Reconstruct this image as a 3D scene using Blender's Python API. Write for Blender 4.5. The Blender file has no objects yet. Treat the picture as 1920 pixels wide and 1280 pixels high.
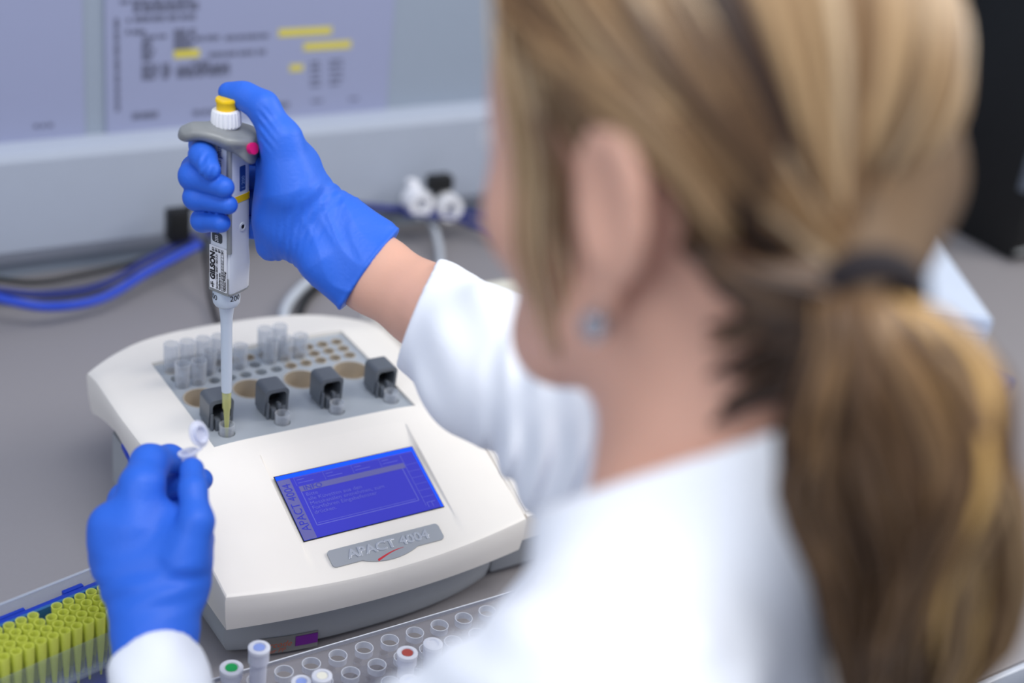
import bpy, bmesh, math, random
import numpy as np
from mathutils import Vector, Matrix
random.seed(7); np.random.seed(7)
PI = math.pi
SC = bpy.context.scene
COL = SC.collection

# ------------------------------------------------------------------ camera
FPX = 2740.0                                   # focal length in pixels of a 1920 px wide frame
MC = np.array([[0.84367915, -0.15889166, 0.51279522],     # world <- (right, down, forward)
               [-0.52462796, -0.44666273, 0.72474679],
               [0.1138903, -0.88048046, -0.46019904]])
EYE = np.array([0.0, 0.0, 0.745])
cd = bpy.data.cameras.new('camera'); cam = bpy.data.objects.new('camera', cd); COL.objects.link(cam)
cd.sensor_width = 36.0; cd.lens = 36.0 * FPX / 1920.0; cd.clip_start = 0.02
R, D, F_ = Vector(MC[:, 0]), Vector(MC[:, 1]), Vector(MC[:, 2])
mw = Matrix((( R.x, -D.x, -F_.x, EYE[0]), (R.y, -D.y, -F_.y, EYE[1]), (R.z, -D.z, -F_.z, EYE[2]), (0, 0, 0, 1)))
cam.matrix_world = mw
cd.dof.use_dof = True; cd.dof.focus_distance = 1.085; cd.dof.aperture_fstop = 2.35
cd.dof.aperture_blades = 0
SC.camera = cam

# ------------------------------------------------------------------ world, lights, exposure
wd = bpy.data.worlds.new('world'); SC.world = wd; wd.use_nodes = True
bg = wd.node_tree.nodes['Background']; bg.inputs[0].default_value = (0.72, 0.80, 1.0, 1); bg.inputs[1].default_value = 0.36
def area(name, loc, target, sx, sy, power, color):
    l = bpy.data.lights.new(name, 'AREA'); l.shape = 'RECTANGLE'; l.size = sx; l.size_y = sy; l.energy = power; l.color = color
    o = bpy.data.objects.new(name, l); COL.objects.link(o); o.location = loc
    o.rotation_euler = (Vector(target) - Vector(loc)).to_track_quat('-Z', 'Y').to_euler(); return o
area('ceiling_panel_light', (0.35, 0.15, 1.9), (0.40, 0.75, 0.1), 1.2, 0.6, 17, (0.95, 0.97, 1.0))
area('window_daylight', (2.3, 0.3, 1.5), (0.5, 0.9, 0.2), 1.2, 1.0, 19, (1.0, 0.95, 0.88))
area('left_window_daylight', (-1.1, 0.0, 1.3), (0.4, 0.5, 0.4), 1.0, 1.0, 8, (0.86, 0.92, 1.0))
SC.view_settings.view_transform = 'Standard'; SC.view_settings.look = 'None'
SC.view_settings.gamma = 1.0; SC.view_settings.use_curve_mapping = False
SC.view_settings.exposure = 0.38

# ------------------------------------------------------------------ helpers: measuring
def rayw(x, y): return MC @ np.array([(x - 960) / FPX, (y - 640) / FPX, 1.0])
def P(x, y, d): return EYE + rayw(x, y) * d                      # a point at distance d seen at x, y
def PZ(x, y, z): r = rayw(x, y); return EYE + r * ((z - EYE[2]) / r[2])   # ... on the level z
def PY(x, y, yy): r = rayw(x, y); return EYE + r * (yy / r[1])   # ... on the upright plane y
def CV(v): return MC @ np.array(v)                               # camera direction -> world

# ------------------------------------------------------------------ helpers: materials
def lin(c):
    return tuple(((v / 255.0) / 12.92 if v / 255.0 <= 0.04045 else ((v / 255.0 + 0.055) / 1.055) ** 2.4) for v in c)
MATS = {}
def mat(name, rgb, rough=0.5, metal=0.0, spec=0.5, var=0.05, scale=40.0, bump=0.0, bscale=200.0, sss=0.0, emit=None, trans=0.0, coat=0.0, attr=None):
    if name in MATS: return MATS[name]
    m = bpy.data.materials.new(name); m.use_nodes = True; nt = m.node_tree; N = nt.nodes; L = nt.links
    b = N['Principled BSDF']
    b.inputs['Roughness'].default_value = rough; b.inputs['Metallic'].default_value = metal
    b.inputs['Specular IOR Level'].default_value = spec
    b.inputs['Transmission Weight'].default_value = trans
    b.inputs['Coat Weight'].default_value = coat
    if sss:
        b.inputs['Subsurface Weight'].default_value = sss; b.inputs['Subsurface Radius'].default_value = (0.012, 0.005, 0.003)
        b.inputs['Subsurface Scale'].default_value = 1.0
    tc = N.new('ShaderNodeTexCoord')
    nz = N.new('ShaderNodeTexNoise'); nz.inputs['Scale'].default_value = scale; nz.inputs['Detail'].default_value = 4
    L.new(tc.outputs['Object'], nz.inputs['Vector'])
    c = lin(rgb)
    if attr:
        at = N.new('ShaderNodeAttribute'); at.attribute_name = attr
        L.new(at.outputs['Color'], b.inputs['Base Color'])
    else:
        mx = N.new('ShaderNodeMix'); mx.data_type = 'RGBA'
        mx.inputs['A'].default_value = tuple(max(0, v * (1 - var)) for v in c) + (1,)
        mx.inputs['B'].default_value = tuple(min(1, v * (1 + var)) for v in c) + (1,)
        L.new(nz.outputs['Fac'], mx.inputs['Factor']); L.new(mx.outputs['Result'], b.inputs['Base Color'])
    if bump:
        n2 = N.new('ShaderNodeTexNoise'); n2.inputs['Scale'].default_value = bscale; n2.inputs['Detail'].default_value = 3
        L.new(tc.outputs['Object'], n2.inputs['Vector'])
        bp = N.new('ShaderNodeBump'); bp.inputs['Strength'].default_value = bump; bp.inputs['Distance'].default_value = 0.001
        L.new(n2.outputs['Fac'], bp.inputs['Height']); L.new(bp.outputs['Normal'], b.inputs['Normal'])
    if emit:
        b.inputs['Emission Color'].default_value = lin(emit[0]) + (1,); b.inputs['Emission Strength'].default_value = emit[1]
    MATS[name] = m; return m
def clear(name, rgb, opac=0.15, rough=0.1, edge=0.6, tint=0.45):
    """thin clear plastic: see-through face on, denser and glossier at grazing angles"""
    if name in MATS: return MATS[name]
    m = bpy.data.materials.new(name); m.use_nodes = True; nt = m.node_tree; N = nt.nodes; L = nt.links
    b = N['Principled BSDF']; b.inputs['Base Color'].default_value = lin(rgb) + (1,); b.inputs['Roughness'].default_value = rough
    out = N['Material Output']
    tr = N.new('ShaderNodeBsdfTransparent'); tr.inputs[0].default_value = tuple(1 - tint + tint * v for v in lin(rgb)) + (1,)
    lw = N.new('ShaderNodeLayerWeight'); lw.inputs['Blend'].default_value = 0.35
    nz = N.new('ShaderNodeTexNoise'); nz.inputs['Scale'].default_value = 60
    mr = N.new('ShaderNodeMapRange'); mr.inputs['To Min'].default_value = opac; mr.inputs['To Max'].default_value = edge
    L.new(lw.outputs['Facing'], mr.inputs['Value'])
    ad = N.new('ShaderNodeMath'); ad.operation = 'MULTIPLY_ADD'; ad.inputs[1].default_value = 0.04
    L.new(nz.outputs['Fac'], ad.inputs[0]); L.new(mr.outputs['Result'], ad.inputs[2])
    ms = N.new('ShaderNodeMixShader'); L.new(ad.outputs[0], ms.inputs[0]); L.new(tr.outputs[0], ms.inputs[1]); L.new(b.outputs[0], ms.inputs[2])
    L.new(ms.outputs[0], out.inputs['Surface']); MATS[name] = m; return m

# ------------------------------------------------------------------ helpers: objects
def tag(o, label=None, cat=None, group=None, kind=None):
    if label: o['label'] = label
    if cat: o['category'] = cat
    if group: o['group'] = group
    if kind: o['kind'] = kind
    return o
def empty(name, loc, label, cat, group=None, matrix=None):
    o = bpy.data.objects.new(name, None); COL.objects.link(o); o.empty_display_size = 0.02
    if matrix is not None: o.matrix_world = matrix
    else: o.location = loc
    return tag(o, label, cat, group)
def link(name, me, m, parent=None):
    o = bpy.data.objects.new(name, me); COL.objects.link(o)
    if m is not None: me.materials.append(m)
    if parent is not None: o.parent = parent
    return o
def put(name, bm, m, parent=None, sharp=35, world=False):
    """bmesh -> one object; world=True: coordinates are world ones although it has a parent placed elsewhere"""
    if world and parent is not None:
        M = parent_matrix(parent).inverted(); bmesh.ops.transform(bm, matrix=M, verts=bm.verts)
    bmesh.ops.recalc_face_normals(bm, faces=bm.faces)
    th = math.radians(sharp)
    for f in bm.faces: f.smooth = True
    for e in bm.edges:
        if len(e.link_faces) == 2 and e.calc_face_angle(0) > th: e.smooth = False
    me = bpy.data.meshes.new(name); bm.to_mesh(me); bm.free()
    return link(name, me, m, parent)
def parent_matrix(o):
    M = o.matrix_basis.copy()
    while o.parent is not None: o = o.parent; M = o.matrix_basis @ M
    return M
def tree_copy(o, loc=None, parent=None):
    c = o.copy(); COL.objects.link(c)
    if parent is not None: c.parent = parent
    if loc is not None: c.location = loc
    for ch in o.children: tree_copy(ch, None, c)
    return c
def nb(): return bmesh.new()
def box(bm, x0, x1, y0, y1, z0, z1, bev=0.0, seg=2):
    vs = [bm.verts.new((x, y, z)) for x in (x0, x1) for y in (y0, y1) for z in (z0, z1)]
    idx = [(0, 1, 3, 2), (4, 6, 7, 5), (0, 4, 5, 1), (2, 3, 7, 6), (0, 2, 6, 4), (1, 5, 7, 3)]
    fs = [bm.faces.new([vs[i] for i in q]) for q in idx]
    if bev:
        es = list({e for f in fs for e in f.edges})
        bmesh.ops.bevel(bm, geom=es, offset=bev, segments=seg, affect='EDGES', profile=0.5)
    return bm
def hexa(bm, pts):
    """8 points: bottom four then top four"""
    vs = [bm.verts.new(tuple(p)) for p in pts]
    for q in [(3, 2, 1, 0), (4, 5, 6, 7), (0, 1, 5, 4), (1, 2, 6, 5), (2, 3, 7, 6), (3, 0, 4, 7)]: bm.faces.new([vs[i] for i in q])
    return bm
def lathe(bm, prof, seg=32, c=(0, 0, 0), close=False):
    rings = []
    for r, z in prof:
        if r < 1e-6: rings.append([bm.verts.new((c[0], c[1], c[2] + z))])
        else: rings.append([bm.verts.new((c[0] + r * math.cos(2 * PI * k / seg), c[1] + r * math.sin(2 * PI * k / seg), c[2] + z)) for k in range(seg)])
    n = len(rings)
    for i in range(n if close else n - 1):
        a, b = rings[i], rings[(i + 1) % n]
        for k in range(seg):
            k2 = (k + 1) % seg
            if len(a) == 1 and len(b) == 1: continue
            if len(a) == 1: bm.faces.new((a[0], b[k], b[k2]))
            elif len(b) == 1: bm.faces.new((a[k], a[k2], b[0]))
            else: bm.faces.new((a[k], a[k2], b[k2], b[k]))
    return bm
def prism(bm, outer, z0, z1, inner=None, ax='z'):
    """extrude a polygon (or a ring when inner has as many points)"""
    def T(p, h): return {'z': (p[0], p[1], h), 'y': (p[0], h, p[1]), 'x': (h, p[0], p[1])}[ax]
    n = len(outer)
    a = [bm.verts.new(T(p, z0)) for p in outer]; b = [bm.verts.new(T(p, z1)) for p in outer]
    for k in range(n): bm.faces.new((a[k], a[(k + 1) % n], b[(k + 1) % n], b[k]))
    if inner:
        c = [bm.verts.new(T(p, z0)) for p in inner]; d = [bm.verts.new(T(p, z1)) for p in inner]
        for k in range(n):
            k2 = (k + 1) % n
            bm.faces.new((c[k2], c[k], d[k], d[k2])); bm.faces.new((a[k2], a[k], c[k], c[k2])); bm.faces.new((b[k], b[k2], d[k2], d[k]))
    else:
        bm.faces.new(a[::-1]); bm.faces.new(b)
    return bm
def rrect(x0, x1, y0, y1, r, n=5):
    out = []
    for cx, cy, a0 in ((x1 - r, y1 - r, 0), (x0 + r, y1 - r, 90), (x0 + r, y0 + r, 180), (x1 - r, y0 + r, 270)):
        for k in range(n + 1):
            a = math.radians(a0 + 90 * k / n); out.append((cx + r * math.cos(a), cy + r * math.sin(a)))
    return out
def catmull(pts, n=8):
    pts = [np.array(p, float) for p in pts]; q = [2 * pts[0] - pts[1]] + pts + [2 * pts[-1] - pts[-2]]; out = []
    for i in range(1, len(q) - 2):
        for k in range(n):
            t = k / n; a, b, c, d = q[i - 1], q[i], q[i + 1], q[i + 2]
            out.append(0.5 * ((2 * b) + (c - a) * t + (2 * a - 5 * b + 4 * c - d) * t * t + (3 * b - a - 3 * c + d) * t ** 3))
    out.append(pts[-1]); return out
def tube(bm, pts, r, seg=10, cap=True, flat=1.0):
    """swept tube; r a number or one radius per point"""
    pts = [Vector(p) for p in pts]; n = len(pts); rr = r if hasattr(r, '__len__') else [r] * n
    up = None; rings = []
    for i, p in enumerate(pts):
        t = (pts[min(i + 1, n - 1)] - pts[max(i - 1, 0)]).normalized()
        if up is None: up = t.orthogonal().normalized()
        up = (up - t * up.dot(t)).normalized(); s = t.cross(up)
        rings.append([bm.verts.new(p + up * (math.cos(2 * PI * k / seg) * rr[i]) + s * (math.sin(2 * PI * k / seg) * rr[i] * flat)) for k in range(seg)])
    for i in range(n - 1):
        for k in range(seg): bm.faces.new((rings[i][k], rings[i][(k + 1) % seg], rings[i + 1][(k + 1) % seg], rings[i + 1][k]))
    if cap: bm.faces.new(rings[0][::-1]); bm.faces.new(rings[-1])
    return bm
def cut(o, cutters):
    for i, c in enumerate(cutters):
        md = o.modifiers.new('b%d' % i, 'BOOLEAN'); md.operation = 'DIFFERENCE'; md.object = c; md.solver = 'EXACT'
    dg = bpy.context.evaluated_depsgraph_get(); dg.update()
    me = bpy.data.meshes.new_from_object(o.evaluated_get(dg)); o.modifiers.clear(); o.data = me
    for c in cutters: bpy.data.objects.remove(c, do_unlink=True)
    bm = nb(); bm.from_mesh(me)
    for f in bm.faces: f.smooth = True
    for e in bm.edges:
        if len(e.link_faces) == 2 and e.calc_face_angle(0) > 0.6: e.smooth = False
    bm.to_mesh(me); bm.free()
def text(name, body, size, M, m, parent=None, extr=0.0, bold=0.0, sx=1.0, shear=0.0, align='LEFT', bev=0.0):
    cu = bpy.data.curves.new(name, 'FONT'); cu.body = body; cu.size = size; cu.extrude = extr; cu.offset = bold; cu.shear = shear
    cu.align_x = align; cu.resolution_u = 3; cu.bevel_depth = bev; cu.bevel_resolution = 1 if bev else 0
    tmp = bpy.data.objects.new('t', cu); COL.objects.link(tmp)
    dg = bpy.context.evaluated_depsgraph_get(); dg.update()
    me = bpy.data.meshes.new_from_object(tmp.evaluated_get(dg)); me.name = name
    bpy.data.objects.remove(tmp, do_unlink=True); bpy.data.curves.remove(cu)
    S = Matrix.Diagonal((sx, 1, 1, 1))
    me.transform(M @ S); me.materials.clear()
    return link(name, me, m, parent)
def frame(o, x, y):
    """matrix whose x axis is x, y axis is near y, origin o"""
    x = Vector(x).normalized(); z = x.cross(Vector(y)).normalized(); y = z.cross(x)
    return Matrix(((x.x, y.x, z.x, o[0]), (x.y, y.y, z.y, o[1]), (x.z, y.z, z.z, o[2]), (0, 0, 0, 1)))

# ------------------------------------------------------------------ helpers: smooth bodies (distance fields + surface nets)
class Field:
    def __init__(s, lo, hi, h):
        s.lo = np.array(lo, float); s.h = h
        n = np.ceil((np.array(hi) - s.lo) / h).astype(int) + 1
        ax = [(s.lo[i] + h * np.arange(n[i])).astype(np.float32) for i in range(3)]
        s.X = ax[0][:, None, None]; s.Y = ax[1][None, :, None]; s.Z = ax[2][None, None, :]
        s.shape = tuple(n); s.F = np.full(s.shape, 1.0, np.float32)
    def cone(s, a, b, ra, rb, fl=None, k=1.0):
        """distance to a round cone a-b; fl = (axis, factor): thinner (factor < 1) along axis"""
        a = np.array(a, float); b = np.array(b, float); d = b - a; L2 = max(d @ d, 1e-12)
        px, py, pz = s.X - a[0], s.Y - a[1], s.Z - a[2]
        t = np.clip((px * d[0] + py * d[1] + pz * d[2]) / L2, 0, 1).astype(np.float32)
        qx, qy, qz = px - t * d[0], py - t * d[1], pz - t * d[2]
        if fl is not None:
            n = np.array(fl[0], float); n /= np.linalg.norm(n)
            w = (qx * n[0] + qy * n[1] + qz * n[2]) * (1 / fl[1] - 1)
            qx, qy, qz = qx + w * n[0], qy + w * n[1], qz + w * n[2]
        return (np.sqrt(qx * qx + qy * qy + qz * qz) - (ra + t * (rb - ra))).astype(np.float32)
    def ell(s, c, axes, rad):
        axes = np.array(axes, float); px, py, pz = s.X - c[0], s.Y - c[1], s.Z - c[2]; k0 = 0; k1 = 0
        for i in range(3):
            q = px * axes[i][0] + py * axes[i][1] + pz * axes[i][2]
            k0 = k0 + (q / rad[i]) ** 2; k1 = k1 + (q / rad[i] ** 2) ** 2
        k0 = np.sqrt(k0); k1 = np.sqrt(k1) + 1e-9
        return (k0 * (k0 - 1) / k1).astype(np.float32)
    def rbox(s, c, axes, half, r):
        axes = np.array(axes, float); px, py, pz = s.X - c[0], s.Y - c[1], s.Z - c[2]; q = []
        for i in range(3): q.append(np.abs(px * axes[i][0] + py * axes[i][1] + pz * axes[i][2]) - (half[i] - r))
        o = np.sqrt(sum(np.maximum(v, 0) ** 2 for v in q)); i_ = np.minimum(np.maximum(np.maximum(q[0], q[1]), q[2]), 0)
        return (o + i_ - r).astype(np.float32)
    def plane(s, p, n):
        n = np.array(n, float); n /= np.linalg.norm(n)
        return ((s.X - p[0]) * n[0] + (s.Y - p[1]) * n[1] + (s.Z - p[2]) * n[2]).astype(np.float32)
    def add(s, d, k=0.0): s.F = smin(s.F, d, k)
    def mesh(s, name, m, parent=None, world=True):
        V, Q = nets(s.F, s.lo, s.h)
        me = bpy.data.meshes.new(name)
        if parent is not None and world:
            Mi = np.array(parent_matrix(parent).inverted()); V = V @ Mi[:3, :3].T + Mi[:3, 3]
        me.vertices.add(len(V)); me.vertices.foreach_set('co', V.astype(np.float32).ravel())
        me.loops.add(len(Q) * 4); me.loops.foreach_set('vertex_index', Q.astype(np.int32).ravel())
        me.polygons.add(len(Q)); me.polygons.foreach_set('loop_start', np.arange(0, len(Q) * 4, 4, dtype=np.int32))
        me.polygons.foreach_set('use_smooth', np.ones(len(Q), bool))
        me.update(calc_edges=True); me.validate()
        return link(name, me, m, parent)
def smin(a, b, k):
    if k <= 0: return np.minimum(a, b)
    h = np.maximum(k - np.abs(a - b), 0) / k
    return np.minimum(a, b) - h * h * k * 0.25
def smax(a, b, k): return -smin(-a, -b, k)
def nets(F, lo, h):
    S = F < 0; cs = np.zeros(tuple(n - 1 for n in F.shape), np.int8); off = [(i, j, k) for i in (0, 1) for j in (0, 1) for k in (0, 1)]
    for i, j, k in off: cs += S[i:F.shape[0] - 1 + i, j:F.shape[1] - 1 + j, k:F.shape[2] - 1 + k]
    act = (cs > 0) & (cs < 8); idx = np.argwhere(act); ids = np.full(act.shape, -1, np.int32); ids[act] = np.arange(len(idx))
    c = {o: F[idx[:, 0] + o[0], idx[:, 1] + o[1], idx[:, 2] + o[2]] for o in off}
    acc = np.zeros((len(idx), 3)); cnt = np.zeros(len(idx))
    for o in off:
        for ax in range(3):
            if o[ax] == 1: continue
            p = list(o); p[ax] = 1; a, b = c[o], c[tuple(p)]; x = (a < 0) != (b < 0)
            t = np.where(x, a / np.where(x, a - b, 1), 0)
            q = np.array(o, float)[None, :].repeat(len(idx), 0); q[:, ax] = t
            acc[x] += q[x]; cnt[x] += 1
    V = (idx + acc / cnt[:, None]) * h + lo
    quads = []
    for ax in range(3):
        u, v = [(1, 2), (2, 0), (0, 1)][ax]
        sl0 = [slice(None)] * 3; sl1 = [slice(None)] * 3
        sl0[ax] = slice(0, -1); sl1[ax] = slice(1, None)
        a, b = S[tuple(sl0)], S[tuple(sl1)]
        e = np.argwhere(a != b)
        e = e[(e[:, u] > 0) & (e[:, v] > 0) & (e[:, u] < F.shape[u] - 1) & (e[:, v] < F.shape[v] - 1)]
        inside = a[e[:, 0], e[:, 1], e[:, 2]]
        def g(du, dv):
            q = e.copy(); q[:, u] -= du; q[:, v] -= dv; return ids[q[:, 0], q[:, 1], q[:, 2]]
        q = np.stack([g(1, 1), g(0, 1), g(0, 0), g(1, 0)], 1)
        q[~inside] = q[~inside][:, ::-1]; quads.append(q)
    Q = np.concatenate(quads); Q = Q[(Q >= 0).all(1)]
    return V, Q

# ------------------------------------------------------------------ materials
M_bench = mat('grey_bench_laminate', (150, 146, 148), 0.5, spec=0.25, var=0.04, scale=300, bump=0.02)
M_wall = mat('painted_wall_panel', (150, 161, 176), 0.6, var=0.02)
M_duct = mat('cable_trunking', (178, 186, 200), 0.45, var=0.02)
M_white = mat('warm_white_housing', (239, 233, 224), 0.42, var=0.015, bump=0.02, bscale=900)
M_base = mat('grey_housing_base', (166, 170, 174), 0.5, var=0.03, bump=0.05, bscale=900)
M_tray = mat('grey_tray', (168, 174, 180), 0.38, var=0.02)
M_alu = mat('warm_aluminium', (206, 194, 176), 0.35, metal=0.45)
M_block = mat('dark_grey_block', (92, 97, 104), 0.3, var=0.06)
M_black = mat('matt_black_plastic', (10, 11, 13), 0.5)
M_hole = mat('black_cavity', (18, 17, 20), 0.6)
M_glove = mat('blue_nitrile', (46, 105, 216), 0.5, var=0.05, scale=25, bump=0.25, bscale=420, spec=0.35)
M_skin = mat('skin', (224, 172, 148), 0.5, var=0.08, scale=30, bump=0.15, bscale=500, sss=0.12)
M_coat = mat('white_coat_cotton', (246, 248, 253), 0.85, var=0.015, bump=0.25, bscale=1200, spec=0.2)
M_pwhite = mat('pipette_white', (222, 226, 232), 0.32, var=0.01)
M_pshaft = mat('pipette_shaft_plastic', (200, 210, 222), 0.35, var=0.01)
M_pgrey = mat('pipette_grey', (140, 142, 142), 0.35, var=0.02)
M_yellow = mat('yellow_plastic', (250, 205, 10), 0.35, var=0.02)
M_ink = mat('black_ink', (28, 28, 34), 0.6)
M_blueink = mat('blue_print', (38, 72, 140), 0.5)
M_label = mat('white_label', (240, 240, 244), 0.5, var=0.01)
M_pink = mat('magenta_dot', (220, 20, 110), 0.5)
M_paper = mat('sheet_of_paper', (152, 158, 188), 0.6, var=0.01)
M_print = mat('grey_print', (104, 108, 130), 0.7)
M_high = mat('yellow_highlighter', (214, 200, 78), 0.7)
M_cable = mat('blue_cable_jacket', (22, 66, 190), 0.4)
M_dcable = mat('dark_blue_cable_jacket', (20, 38, 120), 0.4)
M_wcable = mat('white_cable_jacket', (196, 202, 210), 0.45)
M_tip = clear('yellow_tip_plastic', (240, 246, 112), 0.46, 0.35, 0.85, 0.14)
M_clear = clear('clear_plastic', (228, 234, 244), 0.06, 0.08, 0.55)
M_frost = clear('frosted_plastic', (232, 235, 240), 0.14, 0.2, 0.5)
M_milk = clear('milky_plastic', (236, 238, 250), 0.55, 0.3, 0.9)
M_acryl = clear('acrylic_sheet', (226, 226, 232), 0.04, 0.06, 0.2)
M_acedge = mat('polished_acrylic_edge', (232, 235, 242), 0.2)
M_bluebox = mat('blue_rack_plastic', (10, 52, 170), 0.35)
M_bluewall = clear('blue_translucent_wall', (70, 130, 190), 0.5, 0.2, 0.8)

# ------------------------------------------------------------------ the setting
b = nb(); box(b, -1.2, 3.4, -2.0, 1.56, -0.90, -0.86); tag(put('floor', b, mat('grey_vinyl_floor', (120, 122, 126), 0.5)), kind='structure')
b = nb(); box(b, -1.2, 3.4, 1.50, 1.56, -0.86, 2.4); tag(put('wall_back', b, M_wall), kind='structure')
# cable trunking along the foot of the wall: sloping top ledge, upright face, bevelled lower lip
zt = PY(0, 290, 1.472)[2]
b = nb(); prism(b, [(1.4995, 0.035), (1.485, 0.022), (1.474, 0.040), (1.470, zt - 0.010), (1.473, zt - 0.003), (1.479, zt), (1.4995, zt + 0.003)], -1.2, 3.4, ax='x')
tag(put('trim_1', b, M_duct, sharp=20), kind='structure')
b = nb(); box(b, -1.15, 3.3, 0.540, 1.498, -0.038, 0.0, 0.003)
bench = put('lab_bench', b, M_bench); tag(bench, 'long grey laminate laboratory worktop under all the equipment', 'worktop')
b = nb(); box(b, -1.14, 3.29, 0.534, 0.5397, -0.036, -0.002, 0.001); put('edge_strip', b, mat('pale_edge_strip', (200, 205, 214), 0.3), bench)
for x in (-1.0, 3.1):
    b = nb(); box(b, x - 0.03, x + 0.03, 0.65, 0.71, -0.86, -0.038); box(b, x - 0.03, x + 0.03, 1.38, 1.44, -0.86, -0.038)
    box(b, x - 0.028, x + 0.028, 0.71, 1.38, -0.10, -0.04); put('leg_frame', b, M_pgrey, bench)
# papers taped on the wall
def sheet(name, x0, x1, z0, z1, label):
    b = nb(); box(b, x0, x1, 1.4975, 1.4995, z0, z1); return tag(put(name, b, M_paper), label, 'sheet of paper')
def on_wall(px, py): q = PY(px, py, 1.4975); return q[0], q[2]
x1, z1 = on_wall(160, 262)
s1 = sheet('wall_notice', x1 - 0.297, x1, z1, z1 + 0.42, 'bare pale sheet of paper on the wall, at the left edge of the photo')
def words(bm, x, z, n, h, lo=0.004, hi=0.016):
    for i in range(n):
        w = random.uniform(lo, hi); box(bm, x, x + w, 1.4968, 1.4974, z, z + h); x += w + h * 0.7
    return x
b = nb(); xx, zz = on_wall(64, 240); words(b, xx, zz, 3, 0.004, 0.004, 0.006); put('printed_text', b, M_print, s1)
xl, zl = on_wall(200, 252); xr, _ = on_wall(724, 210)
s2 = sheet('printed_form', xl, xr, zl, zl + 0.36, 'printed form with yellow highlighted lines on the wall above the pipette')
def line(px, py, px2, h=0.005, dense=0.7):
    b = nb(); x, z = on_wall(px, py); x2, _ = on_wall(px2, py - 0.08 * (px2 - px))
    while x < x2 - 0.003:
        w = min(random.uniform(0.006, 0.02), x2 - x); box(b, x, x + w, 1.4968, 1.4974, z - h / 2, z + h / 2); x += w + random.uniform(0.001, 0.003) / dense
    put('printed_line', b, M_print, s2)
line(250, 16, 372, 0.009); line(225, 4, 360, 0.004); line(252, 36, 372, 0.006); line(238, 38, 244); line(248, 60, 272); line(236, 60, 243)
for y, e in ((70, 312), (80, 285), (88, 288), (96, 290), (104, 286), (111, 284)): line(266, y, e, 0.004)
for y in (58, 66, 74, 82, 90): line(326, y, 366, 0.004)
line(366, 72, 412, 0.005); line(422, 71, 505, 0.005); line(392, 103, 498, 0.005)
for y in (124, 132, 139, 147):
    line(266, y, 296, 0.004); line(304, y - 2, 320, 0.004)
for y in (128, 135, 142): line(332, y, 430, 0.005)
line(360, 118, 392, 0.004); line(248, 218, 302, 0.007); line(362, 212, 410, 0.006); line(518, 198, 542, 0.006)
for y in (118, 127, 138, 150, 160): line(582, y, 600, 0.003); line(618, y - 3, 642, 0.003)
line(584, 190, 604, 0.003); line(655, 186, 672, 0.003)
q0 = on_wall(215, 55); q1 = on_wall(220, 208)
z = q1[1]; b = nb()
while z < q0[1]:
    hh = random.uniform(0.006, 0.016); box(b, q1[0] - 0.002, q1[0] + 0.0025, 1.4968, 1.4974, z, z + hh); z += hh + 0.002
put('side_note', b, M_print, s2)
for a, y, e, h in ((522, 62, 622, 0.009), (569, 88, 658, 0.009), (326, 102, 374, 0.009), (543, 128, 568, 0.008)):
    x, z = on_wall(a, y); x2, _ = on_wall(e, y - 8); b = nb(); box(b, x, x2, 1.4970, 1.4976, z - h / 2, z + h / 2); put('highlighter_mark', b, M_high, s2)

# ------------------------------------------------------------------ cables and clips at the foot of the wall
def cable(name, pts, r, m, label, seg=10):
    b = nb(); tube(b, catmull(pts, 8), r, seg); return tag(put(name, b, m, sharp=60), label, 'cable')
def cy(px, py, y):
    q = PY(px, py, y); return q if q[2] > 0.0075 else PZ(px, py, 0.0075)
cable('black_power_cable', [cy(-900, 582, 1.44), cy(-400, 542, 1.44), cy(-60, 522, 1.44), cy(60, 530, 1.44), cy(150, 517, 1.44), cy(250, 492, 1.44), cy(330, 462, 1.44)], 0.0032, M_black, 'thin black cable along the foot of the wall, above the blue cables on the left')
cable('network_cable', [cy(-900, 592, 1.42), cy(-400, 552, 1.42), cy(-60, 532, 1.42), cy(0, 545, 1.42), cy(90, 552, 1.42), cy(190, 535, 1.42), cy(290, 480, 1.43), cy(368, 442, 1.445)], 0.0042, M_dcable, 'dark blue network cable, upper one of the two at the left')
cable('network_cable', [cy(-900, 605, 1.40), cy(-400, 565, 1.40), cy(-60, 545, 1.40), cy(0, 560, 1.38), cy(90, 575, 1.36), cy(190, 560, 1.37), cy(280, 508, 1.405), cy(374, 458, 1.432)], 0.005, M_cable, 'bright blue network cable sagging lowest at the left')
cable('network_cable', [cy(385, 440, 1.44), cy(460, 400, 1.44), cy(560, 372, 1.44), cy(660, 384, 1.44), cy(750, 392, 1.435), cy(860, 398, 1.435), cy(1020, 405, 1.44), cy(1500, 360, 1.44)], 0.0045, M_dcable, 'dark blue network cable behind the right glove, threaded through the white clips')
cable('network_cable', [cy(760, 400, 1.42), cy(850, 408, 1.42), cy(900, 425, 1.42), cy(1020, 450, 1.42), cy(1500, 420, 1.42)], 0.0045, M_dcable, 'dark blue network cable behind the face, lowest one')
cable('white_cable', [cy(540, 640, 1.30), cy(533, 585, 1.34), cy(565, 540, 1.38), cy(620, 500, 1.42), cy(680, 470, 1.44)], 0.006, M_wcable, 'white cable curving behind the wrist over the bench')
cable('black_power_cable', [cy(560, 600, 1.31), cy(566, 575, 1.34), cy(588, 545, 1.38), cy(640, 508, 1.42)], 0.0045, M_black, 'black cable beside the white one behind the analyser')
cable('white_cable', [cy(800, 392, 1.445), cy(815, 430, 1.43), cy(824, 470, 1.41), cy(826, 520, 1.37)], 0.0045, M_wcable, 'white cable hanging from the white clips behind the sleeve')
cable('black_power_cable', [cy(382, 455, 1.44), cy(388, 500, 1.40), cy(396, 560, 1.36), cy(420, 620, 1.32), cy(480, 640, 1.30)], 0.003, M_black, 'thin black cable running down behind the pipette shaft')
q = cy(332, 418, 1.44)
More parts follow.
